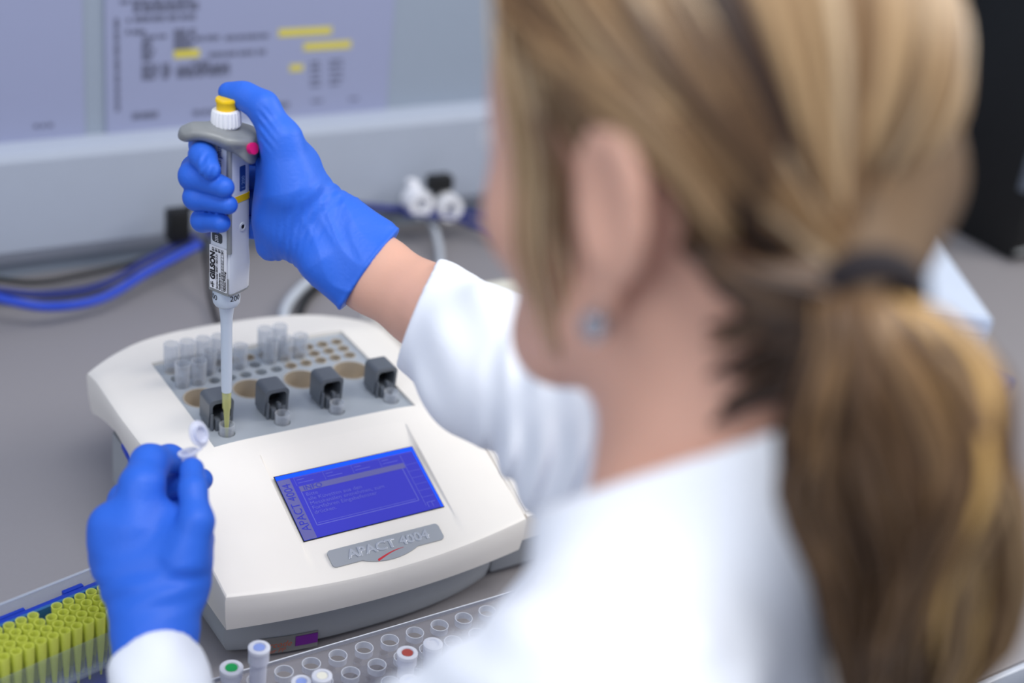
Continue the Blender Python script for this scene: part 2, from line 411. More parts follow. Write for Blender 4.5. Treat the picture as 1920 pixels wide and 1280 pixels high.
t = empty('black_plug', q, 'black plug at the wall left of the pipette', 'plug')
b = nb(); box(b, -0.013, 0.013, -0.012, 0.008, -0.020, 0.018, 0.004); put('plug_body', b, M_black, t)
b = nb(); tube(b, catmull([(0.008, 0, 0.012), (0.018, -0.004, 0.022), (0.03, 0, 0.012)], 5), 0.004, 8); put('strain_relief', b, M_black, t)
q = cy(822, 345, 1.44)
t = empty('black_plug', q, 'black plug on the wall above the white clips', 'plug')
b = nb(); box(b, -0.016, 0.016, -0.012, 0.008, -0.007, 0.013, 0.004); put('plug_body', b, M_black, t)
b = nb(); tube(b, catmull([(0.0, -0.002, -0.006), (-0.008, -0.004, -0.02), (-0.006, -0.002, -0.032)], 5), 0.004, 8); put('strain_relief', b, M_black, t)
for px, py, lb in ((783, 378, 'left one of the two white cable clips behind the right arm'), (838, 386, 'right one of the two white cable clips, beside the face')):
    q = cy(px, py, 1.428)
    t = empty('cable_clip', q, lb, 'cable clip', 'white cable clips')
    b = nb(); lathe(b, [(0.009, -0.012), (0.0165, -0.012), (0.0165, 0.012), (0.009, 0.012)], 28, close=True)
    bmesh.ops.rotate(b, verts=b.verts, matrix=Matrix.Rotation(PI / 2, 3, 'X')); put('clip_ring', b, M_label, t)
    b = nb(); box(b, -0.006, 0.006, 0.008, 0.024, 0.010, 0.022, 0.002); put('clip_foot', b, M_label, t)

# ------------------------------------------------------------------ the analyser
XC = 0.4605
AN = empty('coagulation_analyser', (XC, 0.93, 0.0), 'cream and grey benchtop analyser with blue screen under the pipette', 'laboratory analyser')
def zprof(y): 
    if y < 0.895: return 0.13 - 0.39 * (0.900 - y)
    if y < 1.045: return 0.130 if y > 0.905 else 0.130 - 0.0001
    return 0.130 - 0.20 * (y - 1.045)
def hw(y):
    return 0.1265 + 0.008 * min(1, max(0, (y - 0.78) / 0.2))
def yfront(u): return 0.7690 + 0.0120 * abs(u) ** 2          # u in -1..1 across
def yback(u): return 1.112 - 0.046 * abs(u) ** 2.2
def dip(y): return 0.0042 * min(1, max(0, (y - 0.779) / 0.09)) * min(1, max(0, (0.8875 - y) / 0.018))
def ztop(x, y):
    u = abs(x - XC) / hw(y); z = zprof(y)
    z -= 0.010 * max(0, (u - 0.45) / 0.55) ** 2.2 * (1.0 if y > 0.9 else max(0.0, (y - 0.77) / 0.13))
    return z
# grid lines
PX0, PX1, PY0, PY1 = 0.3713, 0.5484, 0.9009, 1.0420        # tray opening
SX0, SX1 = 0.4030, 0.5300                                  # sunk display panel
us = sorted(set([round(v, 5) for v in list(np.linspace(PX0, PX1, 26)) + [SX0 - 0.0012, SX0, SX1, SX1 + 0.0012, SX0 + .06]]))
us = [u for i, u in enumerate(us) if i == 0 or u - us[i - 1] > 0.0008]
SY1 = 0.8885
vs_mid = sorted(set(list(np.round(np.linspace(0.795, PY0, 14), 5)) + [SY1, SY1 - 0.0012] + list(np.round(np.linspace(PY0, PY1, 16), 5)) + [1.050]))
vs_mid = [v for i, v in enumerate(vs_mid) if i == 0 or v - vs_mid[i - 1] > 0.0008]
NE = 9
def gx(i, y):
    if i < NE: return (XC - hw(y)) + (us[0] - (XC - hw(y))) * (i / NE) ** 0.9
    if i >= NE + len(us): k = i - NE - len(us) + 1; return us[-1] + ((XC + hw(y)) - us[-1]) * (1 - (1 - k / NE) ** 0.9) 
    return us[i - NE]
nX = NE * 2 + len(us)
NFR, NBK = 7, 9
nY = NFR + len(vs_mid) + NBK
bm = nb(); G = []
for j in range(nY):
    row = []
    for i in range(nX):
        ym = vs_mid[0] if j < NFR else (vs_mid[-1] if j >= NFR + len(vs_mid) else vs_mid[j - NFR])
        x = gx(i, ym); u = (x - XC) / hw(ym)
        if j < NFR: yf = yfront(u); y = yf + (vs_mid[0] - yf) * (j / NFR)
        elif j >= NFR + len(vs_mid): k = (j - NFR - len(vs_mid) + 1) / NBK; y = vs_mid[-1] + (yback(u) - vs_mid[-1]) * k
        else: y = ym
        x = gx(i, y); z = ztop(x, y)
        if SX0 - 1e-6 <= x <= SX1 + 1e-6 and y <= SY1 - 0.001 and y > 0.779:
            z -= dip(y)
        row.append(bm.verts.new((x, y, z)))
    G.append(row)
for j in range(nY - 1):
    for i in range(nX - 1):
        c = (G[j][i].co + G[j + 1][i + 1].co) / 2
        if PX0 < c.x < PX1 and PY0 < c.y < PY1: continue
        bm.faces.new((G[j][i], G[j][i + 1], G[j + 1][i + 1], G[j + 1][i]))
# inner lip down to the tray
hi0, hi1 = NE, NE + len(us) - 1
hj = [j for j in range(nY) if PY0 - 1e-4 <= G[j][NE + 3].co.y <= PY1 + 1e-4 and NFR <= j < NFR + len(vs_mid)]
j0, j1 = hj[0], hj[-1]
loop = [G[j0][i] for i in range(hi0, hi1)] + [G[j][hi1] for j in range(j0, j1)] + [G[j1][i] for i in range(hi1, hi0, -1)] + [G[j][hi0] for j in range(j1, j0, -1)]
low = [bm.verts.new((v.co.x + (0.002 if v.co.x < XC else -0.002) * 0, v.co.y, 0.1235)) for v in loop]
for k in range(len(loop)): k2 = (k + 1) % len(loop); bm.faces.new((loop[k2], loop[k], low[k], low[k2]))
# skirt
rim = [G[0][i] for i in range(nX - 1)] + [G[j][nX - 1] for j in range(nY - 1)] + [G[nY - 1][i] for i in range(nX - 1, 0, -1)] + [G[j][0] for j in range(nY - 1, 0, -1)]
def zskirt(x, y):
    side = abs(x - XC) > 0.115
    if y < 0.80 or not side: base = 0.050 if y < 0.9 else 0.082
    else:
        ys = [0.80, 0.86, 0.91, 0.94, 0.97, 1.00, 1.03, 1.06, 1.12]; zs = [0.050, 0.052, 0.060, 0.080, 0.090, 0.094, 0.088, 0.078, 0.082]
        base = float(np.interp(y, ys, zs))
    return base
cen = Vector((XC, 0.93, 0)); prev = rim
def skl(f, ins):
    out = []
    for v in rim:
        zt_, zb = v.co.z, zskirt(v.co.x, v.co.y)
        d = Vector((v.co.x - XC, (v.co.y - 0.93) * 0.7, 0)); d.normalize()
        out.append(bm.verts.new((v.co.x + d.x * ins, v.co.y + d.y * ins, zt_ + (zb - zt_) * f)))
    return out
for f, ins in ((0.03, 0.0013), (0.12, 0.0022), (0.6, 0.0012), (0.97, -0.001), (1.0, -0.0025), (0.9, -0.008)):
    cur = skl(f, ins)
    for k in range(len(rim)): k2 = (k + 1) % len(rim); bm.faces.new((prev[k2], prev[k], cur[k], cur[k2]))
    prev = cur
lid = put('top_housing', bm, M_white, AN, sharp=28, world=True)
# grey base
def base_outline(ins):
    o = []
    for k in range(41): u = -1 + 2 * k / 40; o.append((XC + u * (0.117 - ins), 0.807 - 0.018 * (1 - abs(u) ** 2.5) + ins))
    for k in range(1, 13): o.append((XC + 0.117 - ins + 0.006 * k / 12, 0.807 + 0.235 * k / 12))
    for k in range(1, 40): u = 1 - 2 * k / 40; o.append((XC + u * (0.123 - ins), 1.042 + 0.040 * (1 - abs(u) ** 2.2)))
    for k in range(0, 12): o.append((XC - 0.123 + ins + 0.006 * k / 12, 1.042 - 0.235 * k / 12))
    return o
b = nb(); oo = base_outline(0); lv = [(0.004, 0.006), (0.002, 0.010), (0.0, 0.020), (0.0, 0.068)]; pr = None
for ins, z in lv:
    ring = [b.verts.new((XC + (x - XC) * (1 - ins / 0.12), 0.93 + (y - 0.93) * (1 - ins / 0.15), z)) for x, y in oo]
    if pr is None: b.faces.new(ring[::-1])
    else:
        for k in range(len(ring)): k2 = (k + 1) % len(ring); b.faces.new((pr[k], pr[k2], ring[k2], ring[k]))
    pr = ring
b.faces.new(pr); put('base_housing', b, M_base, AN, world=True)
for sx in (-1, 1):
    for yy in (0.83, 1.03):
        b = nb(); lathe(b, [(0, 0), (0.010, 0), (0.011, 0.007), (0, 0.007)], 20, (XC + sx * 0.095, yy, 0.0)); put('foot', b, M_black, AN, world=True)
# blue latch and its scoop on the left side
b = nb(); F1 = [(0.948, 0.076), (0.975, 0.0885), (0.985, 0.0875), (0.990, 0.083), (0.975, 0.078)]
b = nb(); tube(b, catmull([PY(228, 806, 0.985) * 0 + np.array([0.331, 0.992, 0.0905]), (0.3305, 0.975, 0.089), (0.3305, 0.958, 0.083)], 6), [0.001, 0.003, 0.0045, 0.005, 0.005, 0.005, 0.005, 0.005, 0.0045, 0.004, 0.003, 0.002, 0.001], 10, flat=1.0)
put('side_latch', b, M_bluebox, AN, world=True)
# right side extension (printer cover)
b = nb()
prof = []
for y in (0.784, 0.80, 0.84, 0.88, 0.90): prof.append((y, zprof(y) - 0.0015))
prof += [(0.93, 0.1290), (1.00, 0.1290), (1.06, 0.1270), (1.085, 0.124), (1.095, 0.118), (1.095, 0.062), (0.90, 0.055), (0.787, 0.052)]
A_ = []; B_ = []
x0, x1 = XC + 0.1285, XC + 0.184
for y, z in prof:
    A_.append(b.verts.new((x0 + 0.006 * min(1, max(0, (y - 0.78) / 0.2)), y, z)))
    dz = -0.002 if z > 0.08 else 0
    B_.append(b.verts.new((x1 - 0.002, y + 0.002, z + dz)))
n = len(prof)
for k in range(n): b.faces.new((A_[k], A_[(k + 1) % n], B_[(k + 1) % n], B_[k]))
b.faces.new(A_[::-1]); b.faces.new(B_)
bmesh.ops.recalc_face_normals(b, faces=b.faces)
bmesh.ops.bevel(b, geom=[e for e in b.edges if e.calc_face_angle(0) > 0.6], offset=0.003, segments=3, affect='EDGES')
put('printer_cover', b, M_white, AN, world=True, sharp=30)
b = nb(); box(b, XC + 0.124, XC + 0.176, 0.815, 1.075, 0.004, 0.056, 0.003); put('printer_base', b, M_base, AN, world=True)

# tray with wells and holes
b = nb(); box(b, PX0 + 0.0003, PX1 - 0.0003, PY0 + 0.0003, PY1 - 0.0003, 0.096, 0.1262)
tray = put('tray', b, M_tray, AN, world=True)
ZT = 0.1262
cuts = []
def cyl(x, y, r, z0, z1, seg=36):
    b = nb(); lathe(b, [(0, z0), (r, z0), (r, z1), (0, z1)], seg, (x, y, 0)); o = put('c', b, None, AN, world=True); return o
CUV = [tuple(PZ(425 + d[0], 812 + d[1], ZT)[:2]) for d in ((0, 0), (105, -20), (206, -42), (307, -63))]
WELL = [tuple(PZ(px, py, ZT)[:2]) for px, py in ((380, 747), (472, 730), (566, 711), (657, 693))]
yw = sum(w[1] for w in WELL) / 4; WELL = [(w[0], yw) for w in WELL]
yc = sum(c[1] for c in CUV) / 4; CUV = [(c[0], yc) for c in CUV]
for x, y in WELL: cuts.append(cyl(x, y, 0.0148, ZT - 0.024, ZT + 0.01, 48))
for x, y in CUV: cuts.append(cyl(x, y, 0.0067, ZT - 0.022, ZT + 0.01, 32))
HOL = []
for r_, y in enumerate((1.001, 1.014, 1.027)):
    for k in range(12):
        x = PX0 + 0.012 + k * 0.01395 + (0.0 if r_ != 1 else 0.0)
        HOL.append((x, y, r_, k)); cuts.append(cyl(x, y, 0.0052, ZT - 0.022, ZT + 0.01, 20))
bpy.context.view_layer.update()
cut(tray, cuts)
for x, y in WELL:
    b = nb(); lathe(b, [(0, -0.0235), (0.0143, -0.0235), (0.0146, 0.0004), (0.0158, 0.0006), (0.0158, -0.0002), (0.01475, -0.0004), (0.0147, -0.0238), (0, -0.0238)], 48, (x, y, ZT)); put('reagent_well', b, M_alu, AN, world=True)
for x, y, r_, k in HOL:
    if k < 7 and r_ < 2: continue
    b = nb(); lathe(b, [(0.0043, -0.012), (0.0045, 0.001), (0.0052, 0.0012), (0.0052, -0.012)], 20, (x, y, ZT), close=True); put('hole_sleeve', b, M_alu, AN, world=True)

# photometer blocks
for n_, (x, y) in enumerate(CUV):
    q = PZ(397 + n_ * 105 - 4 * (n_ > 0), 806 - n_ * 20.6 - 4 * (n_ > 0), ZT)
    bx, by = CUV[n_][0] - 0.0012, yc + 0.0085
    w, dp, hgt = 0.0205, 0.0200, 0.0262
    b = nb()
    outr = rrect(-w / 2, w / 2, 0.0, hgt, 0.0042); innr = rrect(-w / 2 + 0.0028, w / 2 - 0.0022, 0.0085, hgt - 0.0032, 0.0034)
    prism(b, outr, 0.0, dp * 0.75, inner=innr, ax='y')
    prism(b, outr, dp * 0.75, dp, ax='y')
    for v in b.verts:                                     # lower front edge leans back
        if v.co.y < 0.002 and v.co.z < 0.008: v.co.y += (0.008 - v.co.z) * 0.35
    blk = put('photometer_block', b, M_block, AN, sharp=30); blk.location = (bx - XC, by - 0.93, ZT)
    b = nb(); prism(b, innr, dp * 0.74, dp * 0.749, ax='y'); put('block_cavity', b, M_hole, blk)
    b = nb(); lathe(b, [(0, 0.0), (0.0026, 0.0), (0.0028, 0.0022), (0, 0.003)], 16)
    bmesh.ops.rotate(b, verts=b.verts, matrix=Matrix.Rotation(PI / 2, 3, 'X')); bmesh.ops.translate(b, verts=b.verts, vec=(-0.0045, dp * 0.73, 0.0175)); put('sensor_lens', b, M_frost, blk)
    b = nb(); box(b, -w / 2 + 0.0045, -w / 2 + 0.0085, -0.0035, 0.004, 0.0, 0.0100, 0.0008); box(b, 0.0005, 0.0035, -0.001, 0.004, 0.0, 0.013, 0.0008); box(b, 0.0035, w / 2 - 0.003, -0.001, 0.006, 0.0, 0.0100, 0.0008)
    put('bracket', b, M_block, blk)
    for sx in (-w / 2 + 0.0020,):
        b = nb(); lathe(b, [(0, -0.0015), (0.0014, -0.0015), (0.0016, 0.0), (0.001, 0.012), (0, 0.012)], 12, (sx, -0.0012, 0.003)); put('hinge_pin', b, M_block, blk)

# sunk screen
ang = math.atan(0.39)
def slope_pt(x, y, off=0.0):                              # on the sunk display panel
    return (x, y, 0.13 - 0.39 * (0.900 - y) - dip(y) + off)
sxl, sxr, syb, syt = 0.4050, 0.5205, 0.8070, 0.8635
MS = frame(slope_pt(sxl + .0005, syb), (1, 0, 0), (0, math.cos(ang), math.sin(ang)))     # display coordinates: x right, y up the slope
SWd, SHt = sxr - sxl + 0.0045, (syt - syb) / math.cos(ang)
MSl = Matrix.Translation((-XC, -0.93, 0)) @ MS
def spanel(name, x0, x1, y0, y1, z0, z1, m, par, bev=0):
    b = nb(); box(b, x0, x1, y0, y1, z0, z1, bev); bmesh.ops.transform(b, matrix=MSl, verts=b.verts); return put(name, b, m, par)
scr = spanel('display', -0.0006, SWd + 0.0006, -0.0006, SHt + 0.0008, 0.0002, 0.0008, M_black, AN)
M_lcd = mat('lit_blue_lcd', (44, 42, 150), 0.16, var=0.04, scale=60, emit=((52, 54, 180), 0.40), coat=0.3)
M_lcdb = mat('lcd_bright_blue', (10, 60, 220), 0.2, emit=((0, 80, 235), 0.6))
M_lcdg = mat('lcd_grey_field', (88, 88, 140), 0.25, emit=((92, 90, 150), 0.3))
M_lcdt = mat('lcd_text', (84, 86, 170), 0.3, emit=((84, 88, 176), 0.36))
M_lcdn = mat('lcd_dark_text', (40, 44, 150), 0.3, emit=((34, 40, 160), 0.4))
spanel('backlight_border', 0.0, SWd, 0.0, SHt, 0.0009, 0.0010, M_lcdb, scr)
spanel('lcd_panel', 0.0, SWd - 0.0022, 0.0, SHt - 0.0038, 0.0011, 0.0013, M_lcd, scr)
W_, H_ = SWd - 0.0022, SHt - 0.0038
spanel('menu_bar', 0.0, 0.0105, 0.0, H_ - 0.0005, 0.00135, 0.00145, M_lcdg, scr)
spanel('info_bar', 0.0145, W_ - 0.012, H_ - 0.0145, H_ - 0.0095, 0.00135, 0.00145, M_lcdg, scr)
b = nb()
def bar(x0, x1, y0, y1): box(b, x0, x1, y0, y1, 0.00135, 0.00142)
for r0, r1, u0, u1 in ((0.0145, 0.0152, 0.010, H_ - 0.0095), (W_ - 0.0155, W_ - 0.0148, 0.010, H_ - 0.012)): bar(r0, r1, u0, u1)
bar(0.0145, W_ - 0.0148, 0.010, 0.0107); bar(0.0165, W_ - 0.0170, 0.012, 0.0124)
for k in range(4): xk = 0.0135 + k * 0.0245; bar(xk, xk + 0.0003, H_ - 0.0085, H_ - 0.001)
bar(0.0135, W_ - 0.001, H_ - 0.001, H_ - 0.0007)
for k in range(6): yk = 0.012 + k * 0.0065; bar(W_ - 0.0115, W_ - 0.001, yk, yk + 0.0003)
bar(W_ - 0.0118, W_ - 0.0114, 0.004, H_ - 0.002)
bar(W_ - 0.010, W_ - 0.0025, 0.0065, 0.007); bar(W_ - 0.010, W_ - 0.0095, 0.002, 0.007); bar(W_ - 0.0060, W_ - 0.0055, 0.002, 0.007)
for k in range(4):
    for j, w in ((0, 0.006), (1, 0.013)): bar(0.0155 + k * 0.0245, 0.0155 + k * 0.0245 + w, H_ - 0.0035 - j * 0.003, H_ - 0.003 - j * 0.003)
bmesh.ops.transform(b, matrix=MSl, verts=b.verts); put('display_frame_lines', b, M_lcdt, scr)
def stext(body, x, y, size, m, rot=0, sx=1.0):
    M = MSl @ Matrix.Translation((x, y, 0.0016)) @ Matrix.Rotation(rot, 4, 'Z'); return text('display_text', body, size, M, m, scr, sx=sx)
stext('INFO', 0.0175, H_ - 0.0141, 0.0062, M_lcdn, sx=1.1)
yy = H_ - 0.0195
for ln in ('Bitte', 'alle K\u00fcvetten aus den', 'Messkan\u00e4len entnehmen, zum', 'Fortfahren das Fotomesszimmer'[:10] + ' Eingabefenster', 'dr\u00fccken.'):
    stext(ln, 0.0170, yy, 0.0046, M_lcdt, sx=1.15); yy -= 0.0043
stext('APACT 4004', 0.0088, 0.0075, 0.0098, M_lcdn, rot=PI / 2, sx=0.84)
# name plate with wavy lower edge and embossed letters
NPm = Matrix.Translation((-XC, -0.93, 0)) @ frame(slope_pt(0.4172, 0.7795, 0.0002), (1, 0, 0), (0, math.cos(ang), math.sin(ang)))
NW, NH = 0.0950, 0.0150
pl_ = []
for cx, cy_, a0 in ((NW - 0.003, NH - 0.003, 0), (0.003, NH - 0.003, 90), (0.003, 0.003, 180)):
    for k in range(6): a = math.radians(a0 + 18 * k); pl_.append((cx + 0.003 * math.cos(a), cy_ + 0.003 * math.sin(a)))
for k in range(0, 21):
    u = k / 20; x = 0.024 + 0.047 * u; pl_.append((x, -0.0052 * math.sin(PI * u) ** 0.8))
for k in range(6): a = math.radians(270 + 18 * k); pl_.append((NW - 0.003 + 0.003 * math.cos(a), 0.003 + 0.003 * math.sin(a)))
b = nb(); prism(b, pl_, 0.0, 0.0012)
bmesh.ops.transform(b, matrix=NPm, verts=b.verts)
npl = put('name_plate', b, mat('satin_silver_plate', (168, 172, 178), 0.34, metal=0.35), AN)
text('plate_lettering', 'APACT 4004', 0.0108, NPm @ Matrix.Translation((0.0145, 0.0040, 0.0012)), mat('bright_silver_lettering', (196, 200, 208), 0.25, metal=0.5), npl, extr=0.0005, sx=1.18, bev=0.00018, bold=0.0002)
b = nb(); pts = [(0.033, -0.0028), (0.043, 0.0008), (0.060, 0.0022), (0.0505, -0.0002 + 0.001), (0.043, -0.0008), (0.034, -0.0044)]
pts = []
for k in range(13): u = k / 12; pts.append((0.0355 + 0.024 * u, -0.0026 + 0.0045 * math.sin(u * 1.7)))
for k in range(12, -1, -1): u = k / 12; pts.append((0.0355 + 0.024 * u, -0.0026 + 0.0045 * math.sin(u * 1.7) - 0.0018 * (1 - u) - 0.0001))
prism(b, pts, 0.0011, 0.00145); bmesh.ops.transform(b, matrix=NPm, verts=b.verts); put('red_swoosh', b, mat('red_print', (200, 40, 52), 0.4), npl)
# taped label and violet mark on the base front
def base_front(px, py): 
    q = PY(px, py, 0.7985); return q
def bface_y(x): u = (x - XC) / 0.117; return 0.807 - 0.018 * (1 - abs(u) ** 2.5)
def band(name, x0, x1, z0, z1, m, off=0.0006, tl=0.0):
    b = nb(); N = 8; ra = []
    for k in range(N + 1):
        x = x0 + (x1 - x0) * k / N; y = bface_y(x) - off
        ra.append([b.verts.new((x, y, z0 + tl * k / N)), b.verts.new((x, y, z1 + tl * k / N)), b.verts.new((x, y + 0.0004, z1 + tl * k / N)), b.verts.new((x, y + 0.0004, z0 + tl * k / N))])
    for k in range(N):
        for j in range(4): b.faces.new((ra[k][j], ra[k + 1][j], ra[k + 1][(j + 1) % 4], ra[k][(j + 1) % 4]))
    b.faces.new(ra[0][::-1]); b.faces.new(ra[-1]); return put(name, b, m, AN, world=True)
qa = PY(505, 1218, 0.797); qb = PY(596, 1184, 0.79)
qc = PY(553, 1214, 0.7925); qd = PY(596, 1186, 0.79)
band('tape_label', qa[0] - 0.008, qb[0] + 0.0005, qd[2] - 0.013, qd[2] + 0.002, mat('aged_clear_tape', (136, 136, 134), 0.25), 0.0006)
band('violet_mark', qc[0], qd[0], qc[2] + 0.002, qd[2] + 0.0005, mat('violet_marker', (120, 20, 150), 0.4), 0.0012)
xq = qa[0]
text('handwriting', 'Barcode', 0.0075, Matrix.Translation((-XC, -0.93, 0)) @ frame((xq - 0.010, bface_y(xq + 0.003) - 0.0016, qd[2] - 0.0045), (1, (bface_y(xq + .02) - bface_y(xq)) / .02, 0), (0, 0, 1)), mat('orange_pen', (190, 84, 40), 0.5), AN, shear=0.3)
text('handwriting', 'nur PP', 0.0055, Matrix.Translation((-XC, -0.93, 0)) @ frame((xq - 0.004, bface_y(xq + 0.003) - 0.0016, qd[2] - 0.0105), (1, (bface_y(xq + .02) - bface_y(xq)) / .02, 0), (0, 0, 1)), MATS['orange_pen'], AN, shear=0.3)

# ------------------------------------------------------------------ cuvettes in the measuring positions and standing in the tray
ORD = ['first', 'second', 'third', 'fourth', 'fifth', 'sixth', 'seventh', 'eighth', 'ninth', 'tenth', 'eleventh', 'twelfth']
def cuvette_bm(h, r):
    b = nb(); lathe(b, [(0, 0), (r * 0.80, 0), (r * 0.86, h * 0.55), (r * 0.96, h * 0.60), (r, h), (r * 0.88, h), (r * 0.84, h * 0.62), (r * 0.74, h * 0.56), (r * 0.70, 0.001), (0, 0.001)], 28); return b
meas = None
for k, (x, y) in enumerate(CUV):
    if meas is None:
        meas = put('cuvette', cuvette_bm(0.030, 0.0062), M_frost, sharp=50); o = meas
        o.location = (x, y, ZT - 0.0215)
    else: o = tree_copy(meas, (x, y, ZT - 0.0215))
    tag(o, ['clear cuvette under the pipette tip in front of the first dark block', 'clear cuvette in front of the second dark block from the left', 'clear cuvette in front of the third dark block from the left', 'clear cuvette in front of the rightmost dark block by the sleeve'][k], 'cuvette', 'cuvettes in the measuring positions')
sp = [('back', 2, k) for k in (0, 1, 2, 3, 6, 7)] + [('front', 0, k) for k in (1, 2, 3, 4, 6, 7, 8)]
proto = None
cnt = {'back': 0, 'front': 0}
tallc = [(312, 646), (344, 638), (378, 631), (412, 624), (493, 612), (526, 605), (327, 680), (362, 672), (405, 662), (445, 652), (500, 640), (531, 632), (556, 628)]
for i, (row, rr_, k) in enumerate(sp):
    px, py = tallc[i]
    z_top = 0.0265 if i < 6 else 0.0215
    x = PX0 + 0.012 + k * 0.01395; y = {0: 1.001, 2: 1.027}[rr_]
    # stand on the hole nearest to where it is seen
    q = PZ(px, py, ZT + z_top)
    best = min([hh for hh in HOL if not any(abs(hh[0] - u[0]) < 1e-4 and abs(hh[1] - u[1]) < 1e-4 for u in cnt.get('used', []))], key=lambda hh: (hh[0] - q[0]) ** 2 + (hh[1] - q[1]) ** 2)
    cnt.setdefault('used', []).append(best)
    if proto is None: proto = put('cuvette', cuvette_bm(0.043, 0.0066), M_frost, sharp=50); o = proto
    else: o = proto.copy(); COL.objects.link(o)
    h0 = z_top - 0.043
    b_loc = (best[0], best[1], ZT + h0)
    o.location = b_loc
    cnt[row] += 1
    tag(o, 'frosted cuvette in the tray, %s from the left in the %s row' % (ORD[cnt[row] - 1], row), 'cuvette', 'frosted cuvettes stored at the back of the tray')

# ------------------------------------------------------------------ the pipette
PB = np.array([CUV[0][0] + 0.0002, yc, ZT - 0.006])
axis_top = P(424, 193, 1.0); 
vt = PB + np.array([0, 0, 0.4015 - PB[2]])
RH = np.array([MC[0, 0], MC[1, 0], 0]); RH /= np.linalg.norm(RH)       # camera right, level
AW = np.array([MC[0, 2], MC[1, 2], 0]); AW /= np.linalg.norm(AW)       # away, level
top = vt - RH * 0.0072
UZ = (top - PB); PLn = np.linalg.norm(UZ); UZ /= PLn
XR = RH - UZ * (RH @ UZ); XR /= np.linalg.norm(XR); YA = np.cross(UZ, XR)
PM = Matrix(((XR[0], YA[0], UZ[0], PB[0]), (XR[1], YA[1], UZ[1], PB[1]), (XR[2], YA[2], UZ[2], PB[2]), (0, 0, 0, 1)))
PIP = empty('pipette', None, 'white and grey adjustable pipette with a yellow button in the right glove', 'pipette', matrix=PM)
def hz(py):                                              # picture row -> height along the pipette axis
    ys = [815.025, 773.841, 731.983, 689.433, 646.174, 602.188, 557.457, 511.962, 465.683, 418.599, 370.689, 321.932, 272.304, 221.782, 170.343]
    return float(np.interp(-py, [-v for v in ys], [0.13 + 0.02 * k for k in range(15)])) - PB[2]
phi = math.radians(-33)
def loft(bm, secs, ph=phi, pw=3.2, n=40):
    """rounded-square sections (h, half_a, half_b, off_a, off_b) along z"""
    pr = None
    for h, a, bb, oa, ob in secs:
        ring = []
        for k in range(n):
            t = 2 * PI * k / n; c, s = math.cos(t), math.sin(t); r = (abs(c) ** pw + abs(s) ** pw) ** (-1 / pw)
            x, y = a * 1.04 * r * c + oa, bb * 1.04 * r * s + ob
            ring.append(bm.verts.new((x * math.cos(ph) - y * math.sin(ph) + OX, x * math.sin(ph) + y * math.cos(ph), h)))
        if pr is None: bm.faces.new(ring[::-1])
        else:
            for k in range(n): bm.faces.new((pr[k], pr[(k + 1) % n], ring[(k + 1) % n], ring[k]))
        pr = ring
    bm.faces.new(pr); return bm
# in the body frame: +a = camera right/near face normal side, -b = near/left face
aH = 0.0098; bH = 0.0112; OX = 0.0026
b = nb(); loft(b, [(hz(551), 0.0088, 0.0100, 0, 0), (hz(546), 0.0098, 0.0112, 0, 0), (hz(500), 0.0106, 0.0118, 0, 0), (hz(470), aH, bH, 0, 0), (hz(380), aH, bH, 0, 0), (hz(300), aH, bH, 0, 0), (hz(268), aH, 0.0108, 0, 0)], pw=6)
body = put('body', b, M_pwhite, PIP, sharp=30)
b = nb(); loft(b, [(hz(380.5), aH + 0.0003, bH + 0.0003, 0, 0), (hz(368), aH + 0.0003, bH + 0.0003, 0, 0)], pw=6); put('yellow_ring', b, M_yellow, PIP, sharp=30)
# body frame axes in pipette coordinates
ea = Vector((math.cos(phi), math.sin(phi), 0)); eb = Vector((-math.sin(phi), math.cos(phi), 0))
# left (near) face has normal -ea? decide by which normals look at the viewer (-y)
nL = -ea if (-ea).y < 0 and (-ea).x < 0 else -eb            # face looking near-left
nR = ea if ea.y < 0 else -eb                                # face looking near-right
if nL == nR: nL = -eb if nR == ea else -ea
def hwid(n): return (aH if abs(n.dot(ea)) > 0.5 else bH) * 1.04
def onface(n, along, h, off=0.0002):
    """point on face n; along = offset towards the viewer's right"""
    s = Vector((0, 0, 1)).cross(n); s = s if s.x > 0 else -s
    return n * (hwid(n) + off) + s * along + Vector((OX, 0, h)), s
def decal(name, n, a0, a1, h0, h1, m, off=0.0003, par=None, rad=0.0006):
    p, s = onface(n, 0, 0, off); M = frame(p, s, (0, 0, 1))
    b = nb(); prism(b, rrect(a0, a1, h0, h1, rad, 3), -0.0004, 0.0)
    if M.col[2].to_3d().dot(n) < 0: pass
    bmesh.ops.transform(b, matrix=M, verts=b.verts); return put(name, b, m, par or PIP)
def ptext(body_, n, a, h, size, m, par=None, off=0.0006, vert=True, sx=1.0, bold=0.0):
    p, s = onface(n, a, h, off)
    M = frame(p, (0, 0, 1), -s) if vert else frame(p, s, (0, 0, 1))
    return text('printed_text', body_, size, M, m, par or PIP, sx=sx, bold=bold)
